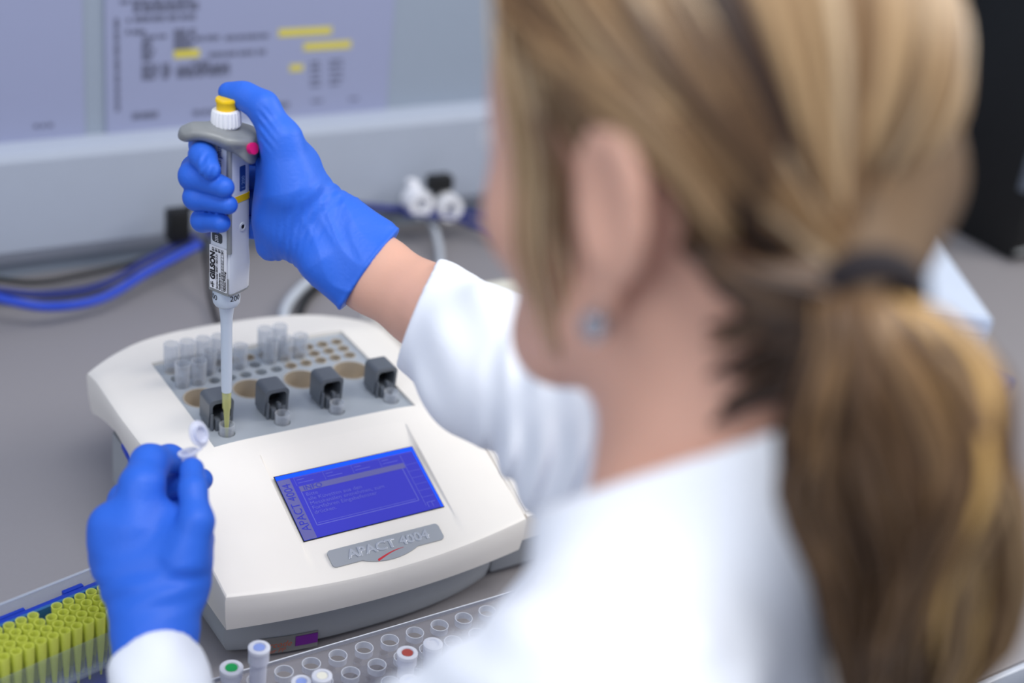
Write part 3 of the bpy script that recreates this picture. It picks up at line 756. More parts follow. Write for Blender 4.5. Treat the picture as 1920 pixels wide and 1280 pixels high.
# grey stripe down the near corner
cn = (nL * hwid(nL) + nR * hwid(nR)) * 0.925
b = nb(); pts = []
for h in (hz(470), hz(420), hz(360), hz(300), hz(270)): pts.append((cn.x + OX, cn.y, h))
tube(b, pts, 0.0019, 12); put('grey_stripe', b, M_pgrey, PIP)
ptext('eppendorf', nL, 0.0005, hz(440), 0.0062, M_blueink, sx=0.95, bold=0.0001)
ptext('Research plus', nL, 0.0030, hz(352), 0.0062, M_blueink, sx=0.92, bold=0.0001)
dp_ = decal('volume_window', nR, -0.0010, 0.0048, hz(360), hz(314), M_blueink, 0.0004)
ptext('1 200', nR, 0.0035, hz(357), 0.0045, mat('pale_print', (150, 180, 220), 0.5), dp_, 0.0008)
b = nb(); pR, sR = onface(nR, 0.0022, hz(428), 0.0); Mz = frame(pR, sR, (0, 0, 1))
lathe(b, [(0.0016, 0.0), (0.0034, 0.0), (0.0034, 0.0007), (0.0022, 0.0009), (0.0016, 0.0002)], 24, close=True); bmesh.ops.transform(b, matrix=Mz, verts=b.verts); adj = put('adjustment_ring', b, M_pwhite, PIP)
b = nb(); lathe(b, [(0, 0.0002), (0.0014, 0.0002), (0.0014, 0.0006), (0, 0.0006)], 16); bmesh.ops.transform(b, matrix=Mz, verts=b.verts); put('adjustment_screw', b, M_hole, adj)
rd = decal('volume_display', nL, -0.0062, 0.0034, hz(456), hz(438), mat('smoked_window', (60, 66, 72), 0.2), 0.0004, rad=0.0018)
ptext('200', nL, 0.0002, hz(454.5), 0.0048, M_label, rd, 0.0008, sx=0.75)
st = decal('service_sticker', nL, -0.0082, 0.0085, hz(543), hz(463), M_label, 0.0012, rad=0.0003)
ptext('GILSON', nL, -0.0028, hz(526), 0.0064, M_ink, st, 0.0015, sx=1.0, bold=0.00035)
ptext('Service-Center 06431 / 36213-31', nL, 0.0000, hz(541), 0.0026, M_ink, st, 0.0015, sx=0.80, bold=0.00008)
ptext('Kalibriert am:', nL, 0.0026, hz(541), 0.0025, M_ink, st, 0.0015, bold=0.0001)
ptext('N\u00e4chste Pr\u00fcfung:', nL, 0.0078, hz(541), 0.0024, M_ink, st, 0.0015, bold=0.0001)
ptext('1|2|3|4|5|6|7|8|9|10|11|12', nL, 0.0056, hz(541), 0.0022, M_ink, st, 0.0015, sx=1.05)
b = nb(); pS, sS = onface(nL, 0, 0, 0.00145); MSs = frame(pS, sS, (0, 0, 1))
for a in (0.0034, 0.0058): box(b, a, a + 0.00018, hz(541), hz(474), 0, 0.0002)
for k in range(13): h = hz(541) + (hz(474) - hz(541)) * k / 12; box(b, 0.0034, 0.0058, h, h + 0.00018, 0, 0.0002)
for k in range(4): a = -0.0052 + k * 0.0030; box(b, a, a + 0.0021, hz(472), hz(470.5), 0, 0.0002); box(b, a, a + 0.0002, hz(472), hz(466), 0, 0.0002); box(b, a, a + 0.0021, hz(466.5), hz(466), 0, 0.0002); box(b, a + 0.0009, a + 0.0015, hz(470), hz(468), 0, 0.0002)
box(b, -0.0058, -0.0038, hz(539), hz(538), 0, 0.0002); box(b, -0.0068, -0.0034, hz(535), hz(534), 0, 0.0002); box(b, -0.0052, -0.0047, hz(541), hz(530), 0, 0.0002); box(b, -0.0068, -0.0063, hz(537), hz(531), 0, 0.0002)
bmesh.ops.transform(b, matrix=MSs, verts=b.verts); put('sticker_grid', b, M_ink, st)
b = nb(); loft(b, [(hz(553), 0.0084, 0.0096, 0, 0), (hz(550), 0.0098, 0.0112, 0, 0), (hz(547), 0.0101, 0.0115, 0, 0)], pw=6); put('lower_shell', b, M_pgrey, PIP, sharp=30)
decal('grey_inlay', nL, -0.0096, 0.0094, hz(549), hz(517), M_pgrey, 0.0006)
# cone, shaft
b = nb(); lathe(b, [(0, hz(548)), (0.0100, hz(548)), (0.0102, hz(553)), (0.0104, hz(568)), (0.0100, hz(575)), (0.0086, hz(580)), (0.0061, hz(583)), (0.0055, hz(590)), (0.0046, hz(608)), (0.0044, hz(625)), (0.0043, hz(700)), (0.0040, hz(740)), (0.0038, hz(744)), (0.0028, hz(745)), (0.0026, hz(757)), (0, hz(757))], 40)
put('tip_cone', b, M_pshaft, PIP, sharp=30)
for a0, wd_ in ((-0.62, 0), (0.62, 0)):
    pass
def cyltext(body_, r, h, ang0, size, m):
    o = text('printed_text', body_, size, Matrix.Identity(4), m, None, align='CENTER'); me = o.data
    for v in me.vertices:
        a = ang0 + v.co.x / r; v.co = Vector(((r + 0.0002) * math.sin(a), -(r + 0.0002) * math.cos(a), h + v.co.y))
    o.parent = PIP; return o
cyltext('200', 0.01035, hz(565), -0.98, 0.0062, M_ink); cyltext('200', 0.01035, hz(565), 0.86, 0.0062, M_ink)
# knob and button
b = nb(); n = 64; pr = None
for h, r, rg in ((hz(247), 0.0088, 0), (hz(243), 0.0103, 0.0), (hz(240), 0.0105, 0.0005), (hz(220), 0.0099, 0.0005), (hz(216), 0.0096, 0.0003), (hz(214), 0.0088, 0)):
    ring = [b.verts.new(((r + rg * (0.5 + 0.5 * math.cos(24 * 2 * PI * k / (n * 2)) * 2 - 0.5)) * math.cos(2 * PI * k / (n * 2)), (r + rg * (math.cos(24 * 2 * PI * k / (n * 2)))) * math.sin(2 * PI * k / (n * 2)), h)) for k in range(n * 2)]
    if pr is None: b.faces.new(ring[::-1])
    else:
        for k in range(2 * n): b.faces.new((pr[k], pr[(k + 1) % (2 * n)], ring[(k + 1) % (2 * n)], ring[k]))
    pr = ring
b.faces.new(pr); put('adjustment_knob', b, M_label, PIP, sharp=25)
b = nb(); lathe(b, [(0, hz(216)), (0.0068, hz(216)), (0.0068, hz(202)), (0.0074, hz(200)), (0.0076, hz(196)), (0.0070, hz(193)), (0, hz(192.5))], 36); put('push_button', b, M_yellow, PIP, sharp=40)
# collar with finger hook
def PL(px, py, off): 
    """point seen at px,py, off metres nearer (+) or farther (-) than the pipette axis"""
    base = float(np.interp(py, [170, 222, 272, 322, 370, 418, 466, 512], [1.013, 1.022, 1.031, 1.040, 1.050, 1.059, 1.068, 1.077])); return P(px, py, base - off)
c0 = PB + UZ * hz(262)
fa = XR * ea.x + YA * ea.y; fb = XR * eb.x + YA * eb.y
Fd = Field(c0 - 0.055, c0 + 0.05, 0.0011)
nRw = XR * nR.x + YA * nR.y; nLw = XR * nL.x + YA * nL.y
blk = Fd.rbox(c0 + XR * 0.0045 + UZ * 0.000, [XR, YA, UZ], (0.0180, 0.0158, 0.0220), 0.0085)
cutp = Fd.plane(PL(440, 291, 0.008), -(UZ * 1.0 + XR * 0.78))
tp = Fd.plane(PL(440, 247, 0.0), (UZ * 1.0 + XR * 0.22))
Fd.F = smin(Fd.F, blk, 0.0)
Fd.F = smax(Fd.F, cutp, 0.003)
for a_, b2, r1, r2 in (((430, 258), (392, 246), 0.0110, 0.0080), ((392, 246), (368, 243), 0.0080, 0.0064), ((368, 243), (354, 249), 0.0064, 0.0054), ((354, 249), (348, 257), 0.0054, 0.0040)):
    Fd.add(Fd.cone(PL(*a_, 0.003), PL(*b2, 0.003), r1, r2, fl=(UZ, 0.62)), 0.009)
Fd.F = smax(Fd.F, tp, 0.004)
col_ = Fd.mesh('finger_hook_collar', M_pgrey, PIP)
b = nb(); lathe(b, [(0, -0.003), (0.0042, -0.003), (0.0042, 0.0004), (0, 0.0006)], 24)
nd = CV((0.80, 0.05, -0.6)); Mp = frame(PL(481, 278, 0.0095) - nd / np.linalg.norm(nd) * 0.0028, np.cross(np.array(UZ), nd), UZ)
z_ = Vector(nd).normalized(); x_ = Vector(np.cross(UZ, nd)).normalized(); y_ = z_.cross(x_)
Mp = Matrix(((x_.x, y_.x, z_.x, Mp[0][3]), (x_.y, y_.y, z_.y, Mp[1][3]), (x_.z, y_.z, z_.z, Mp[2][3]), (0, 0, 0, 1)))
bmesh.ops.transform(b, matrix=Mp, verts=b.verts); put('magenta_dot', b, M_pink, PIP, world=True)
# the tip on the pipette: a thing of its own pushed on the cone
b = nb(); lathe(b, [(0.0034, hz(742)), (0.0036, hz(744)), (0.0033, hz(775)), (0.0026, hz(778)), (0.0021, hz(796)), (0.0009, 0.001), (0.0005, 0.001), (0.0016, hz(796)), (0.0022, hz(778)), (0.0029, hz(775)), (0.0031, hz(744))], 24, close=True)
tp_ = put('pipette_tip', b, clear('pale_tip_plastic', (222, 222, 150), 0.30, 0.25, 0.8, 0.15), None, sharp=40); tp_.matrix_world = PM; tag(tp_, 'yellow pipette tip on the pipette, dipping into the first cuvette', 'pipette tip')

# ------------------------------------------------------------------ tip rack lower left
ta = PZ(192, 1100, 0.072); tb = PZ(8, 1175, 0.072)
ux = (ta - tb); ux[2] = 0; ux /= np.linalg.norm(ux); uy = np.array([-ux[1], ux[0], 0])
RM = Matrix(((ux[0], uy[0], 0, ta[0]), (ux[1], uy[1], 0, ta[1]), (0, 0, 1, 0), (0, 0, 0, 1)))   # local x along the row, y to the back; origin under the back right tip
RK = empty('tip_rack', None, 'open blue box full of yellow pipette tips, lower left corner', 'tip box', matrix=RM)
X0, X1, Y0, Y1 = -0.1085, 0.0085, -0.0345, 0.0105
b = nb(); prism(b, rrect(X0, X1, Y0, Y1, 0.003), 0.0, 0.014); put('box_base', b, M_bluebox, RK)
b = nb(); prism(b, rrect(X0, X1, Y0, Y1, 0.003), 0.014, 0.060, inner=rrect(X0 + 0.0015, X1 - 0.0015, Y0 + 0.0015, Y1 - 0.0015, 0.002)); put('box_wall', b, clear('pale_box_wall', (225, 232, 240), 0.02, 0.2, 0.2), RK)
b = nb(); box(b, X0, X1, Y1 - 0.0022, Y1 + 0.0003, 0.030, 0.0665); put('back_wall', b, M_bluewall, RK)
b = nb(); box(b, X0, X1, Y1 + 0.0004, Y1 + 0.0045, 0.056, 0.0665, 0.0008); box(b, -0.052, -0.086, Y1 + 0.0045, Y1 + 0.0075, 0.058, 0.0665); box(b, -0.022, -0.006, Y1 + 0.0045, Y1 + 0.0085, 0.058, 0.067, 0.0008)
put('hinge_rail', b, M_bluebox, RK)
b = nb(); box(b, X0, X1, Y0, Y1 - 0.003, 0.030, 0.032); put('tip_plate', b, M_clear, RK)
b = nb(); box(b, X0, X1, Y1 + 0.010, Y1 + 0.0112, 0.030, 0.074, 0.0005); box(b, X0, X1, Y1 + 0.0112, Y1 + 0.03, 0.030, 0.0312); box(b, X0, X1, Y1 + 0.0095, Y1 + 0.0120, 0.0735, 0.0745, 0.0004)
put('lid', b, M_clear, RK)
tpm = None
for j in range(4):
    for i in range(12):
        if j == 0 and i == 5: continue
        if tpm is None:
            b = nb(); lathe(b, [(0.0036, 0.0525), (0.0039, 0.0525), (0.0035, 0.040), (0.0024, 0.022), (0.0008, 0.0), (0.0004, 0.0), (0.0018, 0.022), (0.0030, 0.040), (0.0034, 0.0525)], 16, close=True)
            tpm = put('pipette_tip', b, M_tip, None, sharp=60); o = tpm
        else: o = tpm.copy(); COL.objects.link(o)
        o.matrix_world = RM @ Matrix.Translation((-0.009 * i, -0.009 * j, 0.0195))
        tag(o, 'yellow pipette tip in the box, %s row from the back, %s place from the right' % (ORD[j], ORD[i]), 'pipette tip', 'yellow pipette tips standing in the blue box')

# ------------------------------------------------------------------ clear tube rack along the bottom
RZ = 0.045
hx = [PZ(px, py, RZ)[0] for px, py in ((530, 1255), (868, 1157))]
hp = (hx[1] - hx[0]) / 7; hy = PZ(684, 1212, RZ)[1] - 0.001
TRK = empty('tube_rack', (0.42, hy - 0.03, 0.0), 'clear acrylic tube rack with round holes in front of the analyser', 'tube rack')
yb_, yf_ = hy + 0.0125, hy - 0.085
xa, xb = hx[0] - 0.064, hx[1] + 0.055
def rack_plate(z, name, t=0.005):
    b = nb(); box(b, xa, xb, yf_, yb_, z - t, z); o = put(name, b, M_acryl, TRK, world=True); cs = []
    for r_ in range(4):
        for k in range(-1, 9):
            c = nb(); lathe(c, [(0, z - 0.01), (0.0068, z - 0.01), (0.0068, z + 0.01), (0, z + 0.01)], 24, (hx[0] + hp * k, hy - 0.0205 * r_, 0)); cs.append(put('c', c, None, TRK, world=True))
    for r_ in range(3):
        for k in range(-1, 8):
            c = nb(); lathe(c, [(0, z - 0.01), (0.0032, z - 0.01), (0.0032, z + 0.01), (0, z + 0.01)], 16, (hx[0] + hp * (k + 0.5), hy - 0.01025 - 0.0205 * r_, 0)); cs.append(put('c', c, None, TRK, world=True))
    bpy.context.view_layer.update(); cut(o, cs); return o
tpz = rack_plate(RZ, 'top_plate'); rack_plate(0.016, 'lower_plate', 0.002)
b = nb(); box(b, xa, xb, yb_ , yb_ + 0.0008, RZ - 0.003, RZ + 0.0004); put('polished_edge', b, M_acedge, TRK, world=True)
for r_ in range(3):
    for k in range(-1, 9):
        b = nb(); x, y = hx[0] + hp * k, hy - 0.0205 * r_
        lathe(b, [(0.0062, -0.005), (0.0068, -0.005), (0.0069, 0.0003), (0.0062, 0.0003)], 24, (x, y, RZ), close=True)
        put('hole_rim', b, clear('polished_hole_rim', (240, 243, 250), 0.35, 0.05, 0.95), TRK, world=True)
for x in (xa, xb):
    b = nb(); box(b, x - 0.003, x, yf_, yb_, 0.0, RZ + 0.001, 0.0004); put('side_plate', b, M_acryl, TRK, world=True)
# tubes standing in it: (hole column, row, height, cap colour, label)
def tube_thing(x, y, ztop_, r, capm, dot, label, cat='sample tube', tall=0.040, flare=False):
    t = empty('sample_tube', (x, y, ztop_ - tall), label, cat)
    b = nb(); lathe(b, [(0, 0), (r * 0.35, 0.0), (r * 0.8, tall * 0.35), (r * 0.82, tall * 0.78), (r, tall * 0.80), (r, tall - 0.003), (r * 0.85, tall - 0.003), (r * 0.68, tall * 0.75), (r * 0.66, tall * 0.36), (0, 0.001)], 24); put('tube_body', b, M_milk, t)
    b = nb(); lathe(b, [(0, tall - 0.004), (r * 0.84, tall - 0.004), (r * 0.84, tall - 0.0029), (r * 1.05, tall - 0.0029), (r * 1.05, tall - 0.0005), (r * 0.9, tall), (r * 0.66, tall), (r * 0.6, tall - 0.001), (0, tall - 0.001)], 28); c = put('tube_cap', b, capm, t)
    if dot:
        b = nb(); lathe(b, [(0, tall - 0.0009), (r * 0.55, tall - 0.0009), (r * 0.55, tall - 0.0004), (0, tall - 0.0004)], 24); put('cap_mark', b, dot, t)
    return t
def tube_at(px, py, z, *a, **k): q = PZ(px, py, z); return tube_thing(q[0], q[1], z, *a, **k)
M_cap = clear('milky_cap', (240, 242, 250), 0.65, 0.3, 0.9)
tube_at(434, 1250, 0.060, 0.0078, M_cap, mat('green_marker', (10, 160, 80), 0.5), 'capped tube with a green dot on its lid, left end of the rack', tall=0.044)
tube_at(486, 1212, 0.082, 0.0072, M_cap, mat('pale_blue_marker', (140, 160, 220), 0.5), 'tall narrow capped tube standing highest in the rack, right of the green dot one', tall=0.062)
tube_at(764, 1222, 0.066, 0.0072, M_cap, mat('red_brown_marker', (170, 70, 60), 0.5), 'capped tube with a red-brown mark on its lid', tall=0.050)
tube_at(812, 1205, 0.064, 0.0068, M_cap, None, 'clear unmarked capped tube beside the red-marked one', tall=0.048)
tube_at(565, 1276, 0.058, 0.0066, M_cap, mat('pale_blue_marker', (140, 160, 220), 0.5), 'low tube with a bluish lid at the bottom edge of the photo', tall=0.042)
tube_at(604, 1265, 0.062, 0.0068, M_cap, mat('cream_marker', (235, 232, 215), 0.5), 'tube with a whitish lid at the bottom edge of the photo', tall=0.046)
tube_at(768, 1274, 0.062, 0.0068, M_cap, mat('pale_blue_marker', (140, 160, 220), 0.5), 'capped tube in front of the red-marked one at the bottom edge', tall=0.046)

# ------------------------------------------------------------------ things in the background
def slab(name, corners, z0, z1, m, label, cat, taper=0.0):
    """box on four ground corners"""
    c = np.mean([np.array(q[:2]) for q in corners], 0)
    lo = [((q[0] - c[0]) * (1 - taper) + c[0], (q[1] - c[1]) * (1 - taper) + c[1], z0) for q in corners]
    b = nb(); hexa(b, lo + [(q[0], q[1], z1) for q in corners])
    bmesh.ops.recalc_face_normals(b, faces=b.faces)
    bmesh.ops.bevel(b, geom=list(b.edges), offset=0.003, segments=2, affect='EDGES'); return tag(put(name, b, m), label, cat)
qa = PZ(1745, 430, 0.10)[:2]; qb = PZ(1865, 598, 0.10)[:2]; dv = qa - qb; dv /= np.linalg.norm(dv); pv = np.array([-dv[1], dv[0]])
if pv[0] > 0: pv = -pv
wb = slab('polystyrene_box', [qb, qa, qa + pv * 0.16, qb + pv * 0.16], 0.0, 0.075, mat('white_polystyrene', (196, 206, 222), 0.6), 'white box behind the ponytail on the bench', 'box', 0.10)
b = nb(); cn4 = [qb, qa, qa + pv * 0.16, qb + pv * 0.16]; hexa(b, [(q[0], q[1], 0.0755) for q in cn4] + [(q[0], q[1], 0.10) for q in cn4]); bmesh.ops.bevel(b, geom=list(b.edges), offset=0.003, segments=2, affect='EDGES')
put('box_lid', b, mat('white_box_lid', (214, 224, 240), 0.5), wb)
qa = PZ(1800, 665, 0.06)[:2]; qb = PZ(1903, 712, 0.06)[:2]; qc_ = PZ(1898, 835, 0.0)[:2]
dv = qa - qb; L_ = np.linalg.norm(dv); dv /= L_; pv = np.array([-dv[1], dv[0]]); pv = -pv if pv[1] > 0 else pv
c4 = [qb, qa + dv * 0.02, qa + dv * 0.02 + pv * 0.09, qb + pv * 0.09]
cbx = slab('clear_lidded_box', c4, 0.0, 0.048, clear('box_plastic', (200, 210, 225), 0.25, 0.15, 0.6), 'clear plastic box with a bluish lid, right of the ponytail', 'box', 0.03)
b = nb(); hexa(b, [(q[0], q[1], 0.049) for q in c4] + [(q[0], q[1], 0.06) for q in c4]); put('box_lid', b, clear('bluish_lid', (120, 140, 190), 0.5, 0.1, 0.8), cbx)
# black equipment in the far right corner
q = PZ(1836, 478, 0.0)
bt = empty('black_cabinet', (q[0] + 0.225, 1.28, 0.0), 'tall black equipment case in the top right corner of the photo', 'equipment case')
b = nb(); box(b, -0.2, 0.55, -0.145, 0.16, 0.0, 0.62, 0.008); put('case', b, M_black, bt)
b = nb()
for k in range(6): box(b, -0.17, 0.5, -0.150, -0.1445, 0.08 + 0.08 * k, 0.086 + 0.08 * k)
put('front_groove', b, mat('dark_grey_trim', (34, 36, 40), 0.35), bt)
b = nb(); tube(b, catmull([(-0.21, -0.155, 0.02), (-0.10, -0.18, 0.045), (0.0, -0.19, 0.065), (0.12, -0.18, 0.07)], 6), 0.003, 8); put('grey_lead', b, M_pgrey, bt)
b = nb(); box(b, -0.206, -0.2005, -0.14, -0.125, 0.1, 0.60, 0.002); put('side_rail', b, mat('steel_rail', (120, 128, 140), 0.35, metal=0.5), bt)
# cream instrument behind the sleeve
qa = PZ(893, 530, 0.085); qb = PZ(1000, 512, 0.085)
c4 = [(qa[0], qa[1] - 0.075), (qa[0] + 0.30, qa[1] - 0.075), (qa[0] + 0.30, qa[1]), (qa[0], qa[1])]
slab('cream_instrument', c4, 0.0, 0.085, mat('cream_housing', (226, 222, 206), 0.45), 'low cream instrument behind the sleeve, mostly hidden by the face', 'instrument', 0.02)

# ------------------------------------------------------------------ the person
HEADING = np.array([MC[0, 2], MC[1, 2], 0]); HEADING /= np.linalg.norm(HEADING)
def yawed(deg, v=HEADING): a = math.radians(deg); return np.array([v[0] * math.cos(a) - v[1] * math.sin(a), v[0] * math.sin(a) + v[1] * math.cos(a), 0])
ZW = np.array([0, 0, 1.0])
hf = yawed(55); hl = np.array([-hf[1], hf[0], 0])
pt = math.radians(12)
HFv = hf * math.cos(pt) - ZW * math.sin(pt); HUv = ZW * math.cos(pt) + hf * math.sin(pt); HLv = hl
HA = np.array([HFv, HLv, HUv])
EAR = P(1158, 408, 0.56); HC = EAR - HLv * 0.074
def H(f, l, u): return HC + HFv * f + HLv * l + HUv * u
NB = P(1335, 880, 0.635)                                   # base of the neck
tf = yawed(65); tl = np.array([-tf[1], tf[0], 0])
SL = EYE + CV((0.039, 0.146, 0.568)); SR = EYE + CV((0.150, 0.035, 0.775))
EL = EYE + CV((-0.17, 0.31, 0.80)); WL = P(287, 1215, 0.925)
ER = P(1125, 845, 0.87); WR = P(640, 470, 1.045)
PELV = NB + np.array([0, 0, -0.50]) - tf * 0.06 + tl * 0.0
PER = empty('person', (PELV[0], PELV[1], -0.86), 'person with a blond ponytail in a white lab coat and blue gloves, pipetting', 'person')
FW = np.array([0.12, 0.99, 0]); SW = np.array([-0.99, 0.12, 0])
# --- body (skin): head, neck, torso, arms, legs as one surface
def head_field(Fd):
    Fd.add(Fd.ell(H(0.008, 0, 0.040), HA, (0.094, 0.074, 0.088)))
    Fd.add(Fd.ell(H(0.048, 0, -0.020), HA, (0.050, 0.056, 0.075)), 0.03)
    Fd.add(Fd.ell(H(0.080, 0, -0.082), HA, (0.020, 0.024, 0.020)), 0.03)
    for s_ in (-1, 1):
        Fd.add(Fd.cone(H(0.012, s_ * 0.058, -0.045), H(0.075, s_ * 0.018, -0.084), 0.014, 0.014), 0.025)      # jaw
        Fd.add(Fd.ell(H(0.066, s_ * 0.040, -0.018), HA, (0.022, 0.020, 0.020)), 0.02)                          # cheekbone
    Fd.add(Fd.cone(H(0.094, 0, 0.018), H(0.113, 0, -0.020), 0.007, 0.0085), 0.012)                             # nose
    for s_ in (-1, 1):
        Fd.F = smax(Fd.F, -Fd.ell(H(0.100, s_ * 0.030, 0.014), HA, (0.012, 0.016, 0.010)), 0.008)              # eye sockets
        Fd.add(Fd.ell(H(0.105, s_ * 0.009, -0.024), HA, (0.006, 0.006, 0.005)), 0.004)
    Fd.add(Fd.cone(H(0.098, -0.018, -0.047), H(0.098, 0.018, -0.047), 0.005, 0.005), 0.006)
    Fd.add(Fd.cone(H(0.096, -0.015, -0.056), H(0.096, 0.015, -0.056), 0.0055, 0.0055), 0.005)
    # ears
    for s_ in (-1, 1):
        e = [HFv * 0.965 + HLv * s_ * -0.26, HLv * s_ * 0.965 + HFv * 0.26, HUv]
        Fd.add(Fd.ell(H(-0.004, s_ * 0.083, 0.008), e, (0.0205, 0.0075, 0.034)), 0.006)
        Fd.F = smax(Fd.F, -Fd.ell(H(-0.001, s_ * 0.090, 0.010), e, (0.0125, 0.0065, 0.022)), 0.004)
        Fd.add(Fd.cone(H(0.007, s_ * 0.080, 0.002), H(0.004, s_ * 0.083, -0.014), 0.004, 0.004), 0.004)
        Fd.add(Fd.ell(H(0.003, s_ * 0.080, -0.029), HA, (0.009, 0.005, 0.011)), 0.005)
HIP = PELV
Fd = Field(np.min([HIP - [0.22, 0.22, 0.12], P(600, 430, 1.05) - 0.1], 0), np.max([H(0, 0, 0.15) + 0.1, P(640, 430, 1.05) + 0.1], 0), 0.0036)
head_field(Fd)
Fd.add(Fd.cone(H(-0.018, 0, -0.035), NB, 0.052, 0.052), 0.03)                                                  # neck
CH = NB + np.array([0, 0, -0.20]) + tf * 0.0
Fd.add(Fd.cone(NB - ZW * 0.10, CH, 0.080, 0.118, fl=(tf, 0.72)), 0.04)
Fd.add(Fd.cone(CH, HIP, 0.120, 0.145, fl=(tf, 0.75)), 0.06)
Fd.add(Fd.cone(NB - ZW * 0.045, SL, 0.036, 0.046), 0.03); Fd.add(Fd.cone(NB - ZW * 0.045, SR, 0.036, 0.046), 0.03)
Fd.add(Fd.cone(SL, EL, 0.047, 0.038), 0.03); Fd.add(Fd.cone(EL, WL, 0.036, 0.0215), 0.02)
Fd.add(Fd.cone(SR, ER, 0.047, 0.038), 0.03)
FR1 = P(800, 575, 1.02)
Fd.add(Fd.cone(ER, FR1, 0.038, 0.0285), 0.02)
Fd.add(Fd.cone(FR1, P(700, 512, 1.04), 0.0285, 0.0272, fl=(CV((0, 0, 1)), 0.8)), 0.01)
Fd.add(Fd.cone(P(700, 512, 1.04), P(625, 450, 1.045), 0.0272, 0.022, fl=(CV((0, 0, 1)), 0.8)), 0.01)
body_o = Fd.mesh('body', M_skin, PER)
del Fd

# --- gloves
def wrinkle(Fd, amp, dirs, mask):
    w = 0
    for d, fr, ph in dirs: w = w + np.sin((Fd.X * d[0] + Fd.Y * d[1] + Fd.Z * d[2]) * fr + ph)
    Fd.F = Fd.F - (amp / len(dirs)) * (w * mask).astype(np.float32)
s_px = lambda r, d: r * d / FPX
def chain(Fd, pts, k, kk=0.004):
    """pts: (px, py, depth, radius in px)"""
    acc = None
    for (x, y, d, r), (x2, y2, d2, r2) in zip(pts[:-1], pts[1:]):
        c = Fd.cone(P(x, y, d), P(x2, y2, d2), s_px(r, d), s_px(r2, d2)); acc = c if acc is None else smin(acc, c, kk)
    Fd.F = smin(Fd.F, acc, k)
lo = np.min([P(330, 150, 1.0), P(330, 600, 1.14), P(760, 150, 1.0), P(760, 600, 1.14), P(330, 600, 0.98), P(760, 600, 0.98), P(330, 150, 1.13), P(760, 150, 1.13)], 0)
hi = np.max([P(330, 150, 1.0), P(330, 600, 1.14), P(760, 150, 1.0), P(760, 600, 1.14), P(330, 600, 0.98), P(760, 600, 0.98), P(330, 150, 1.13), P(760, 150, 1.13)], 0)
Fd = Field(lo, hi, 0.00125)
DV = CV((0, 0, 1))
# palm and back of the hand
Fd.add(Fd.cone(P(548, 318, 1.045), P(560, 400, 1.05), s_px(56, 1.05), s_px(76, 1.05), fl=(DV, 0.8)))
Fd.add(Fd.cone(P(560, 405, 1.05), P(600, 428, 1.05), s_px(78, 1.05), s_px(74, 1.05), fl=(DV, 0.75)), 0.012)
for (x, y) in ((530, 292), (525, 340), (526, 388), (532, 432)):
    Fd.add(Fd.cone(P(620, 430, 1.058), P(x, y, 1.088), s_px(38, 1.05), s_px(28, 1.09)), 0.016)
Fd.add(Fd.cone(P(507, 292, 1.056), P(507, 462, 1.060), s_px(27, 1.05), s_px(27, 1.05)), 0.012)
# fingers behind the pipette then round it
fing = [
    [(530, 292, 1.088, 27), (430, 272, 1.068, 24), (380, 272, 1.046, 24), (380, 292, 1.026, 25), (394, 318, 1.016, 20)],
    [(525, 340, 1.088, 27), (430, 322, 1.078, 25), (368, 318, 1.058, 27), (364, 330, 1.036, 28), (420, 351, 1.022, 20)],
    [(526, 388, 1.088, 25), (430, 375, 1.084, 22), (372, 364, 1.062, 23), (368, 370, 1.040, 23.5), (428, 384, 1.029, 18)],
    [(532, 432, 1.084, 23), (435, 424, 1.086, 20), (384, 408, 1.068, 20), (380, 413, 1.050, 21), (414, 418, 1.038, 18.5)]]
acc = None
for f in fing:
    a = None
    for (x, y, d, r), (x2, y2, d2, r2) in zip(f[:-1], f[1:]):
        c = Fd.cone(P(x, y, d), P(x2, y2, d2), s_px(r, d), s_px(r2, d2)); a = c if a is None else smin(a, c, 0.004)
    acc = a if acc is None else smin(acc, a, 0.0012)
Fd.F = smin(Fd.F, acc, 0.006)
# thumb over the button
chain(Fd, [(550, 355, 1.035, 60), (527, 263, 1.028, 36), (493, 200, 1.026, 26), (458, 179, 1.029, 20.5), (428, 173, 1.031, 19)], 0.010, 0.010)
# wrist and flared cuff
A1, A2 = P(600, 430, 1.048), P(688, 506, 1.04)
Fd.add(Fd.cone(A1, A2, s_px(70, 1.045), s_px(79, 1.04), fl=(DV, 0.86)), 0.014)
Fd.add(Fd.cone(P(600, 495, 1.03), P(643, 560, 1.03), s_px(34, 1.03), s_px(10, 1.03)), 0.02)
Fd.add(Fd.cone(P(660, 410, 1.045), P(722, 432, 1.045), s_px(20, 1.03), s_px(15, 1.03)), 0.02)
# folds on the cuff and at the wrist
ax_ = (A2 - A1) / np.linalg.norm(A2 - A1)
tt = Fd.plane(A1, ax_); m1 = np.clip((tt + 0.012) / 0.02, 0, 1)
pe = np.cross(ax_, DV); pe /= np.linalg.norm(pe)
uu = Fd.plane(A1, pe); vv = tt; dd_ = Fd.plane(A1, DV)
def ridged(a): return 1 - 2 * np.abs(np.sin(a)) ** 0.7
wv_ = 0.6 * ridged(150 * uu + 1.6 * np.sin(70 * vv + 40 * dd_) + 0.5 + 60 * dd_) * (0.55 + 0.45 * np.sin(60 * vv + 90 * uu)) + 0.4 * ridged(90 * vv + 130 * uu + 1.3 * np.sin(120 * uu) + 1.0) * (0.5 + 0.5 * np.sin(130 * uu - 40 * vv + 1))
Fd.F = Fd.F - (0.0013 * wv_ * m1).astype(np.float32)
m2 = np.exp(-((tt + 0.006) / 0.012) ** 2)
wrinkle(Fd, 0.0007, [(ax_ * 0.9 + pe * 0.5, 1100, 0.0), (ax_, 760, 1.0)], m2)
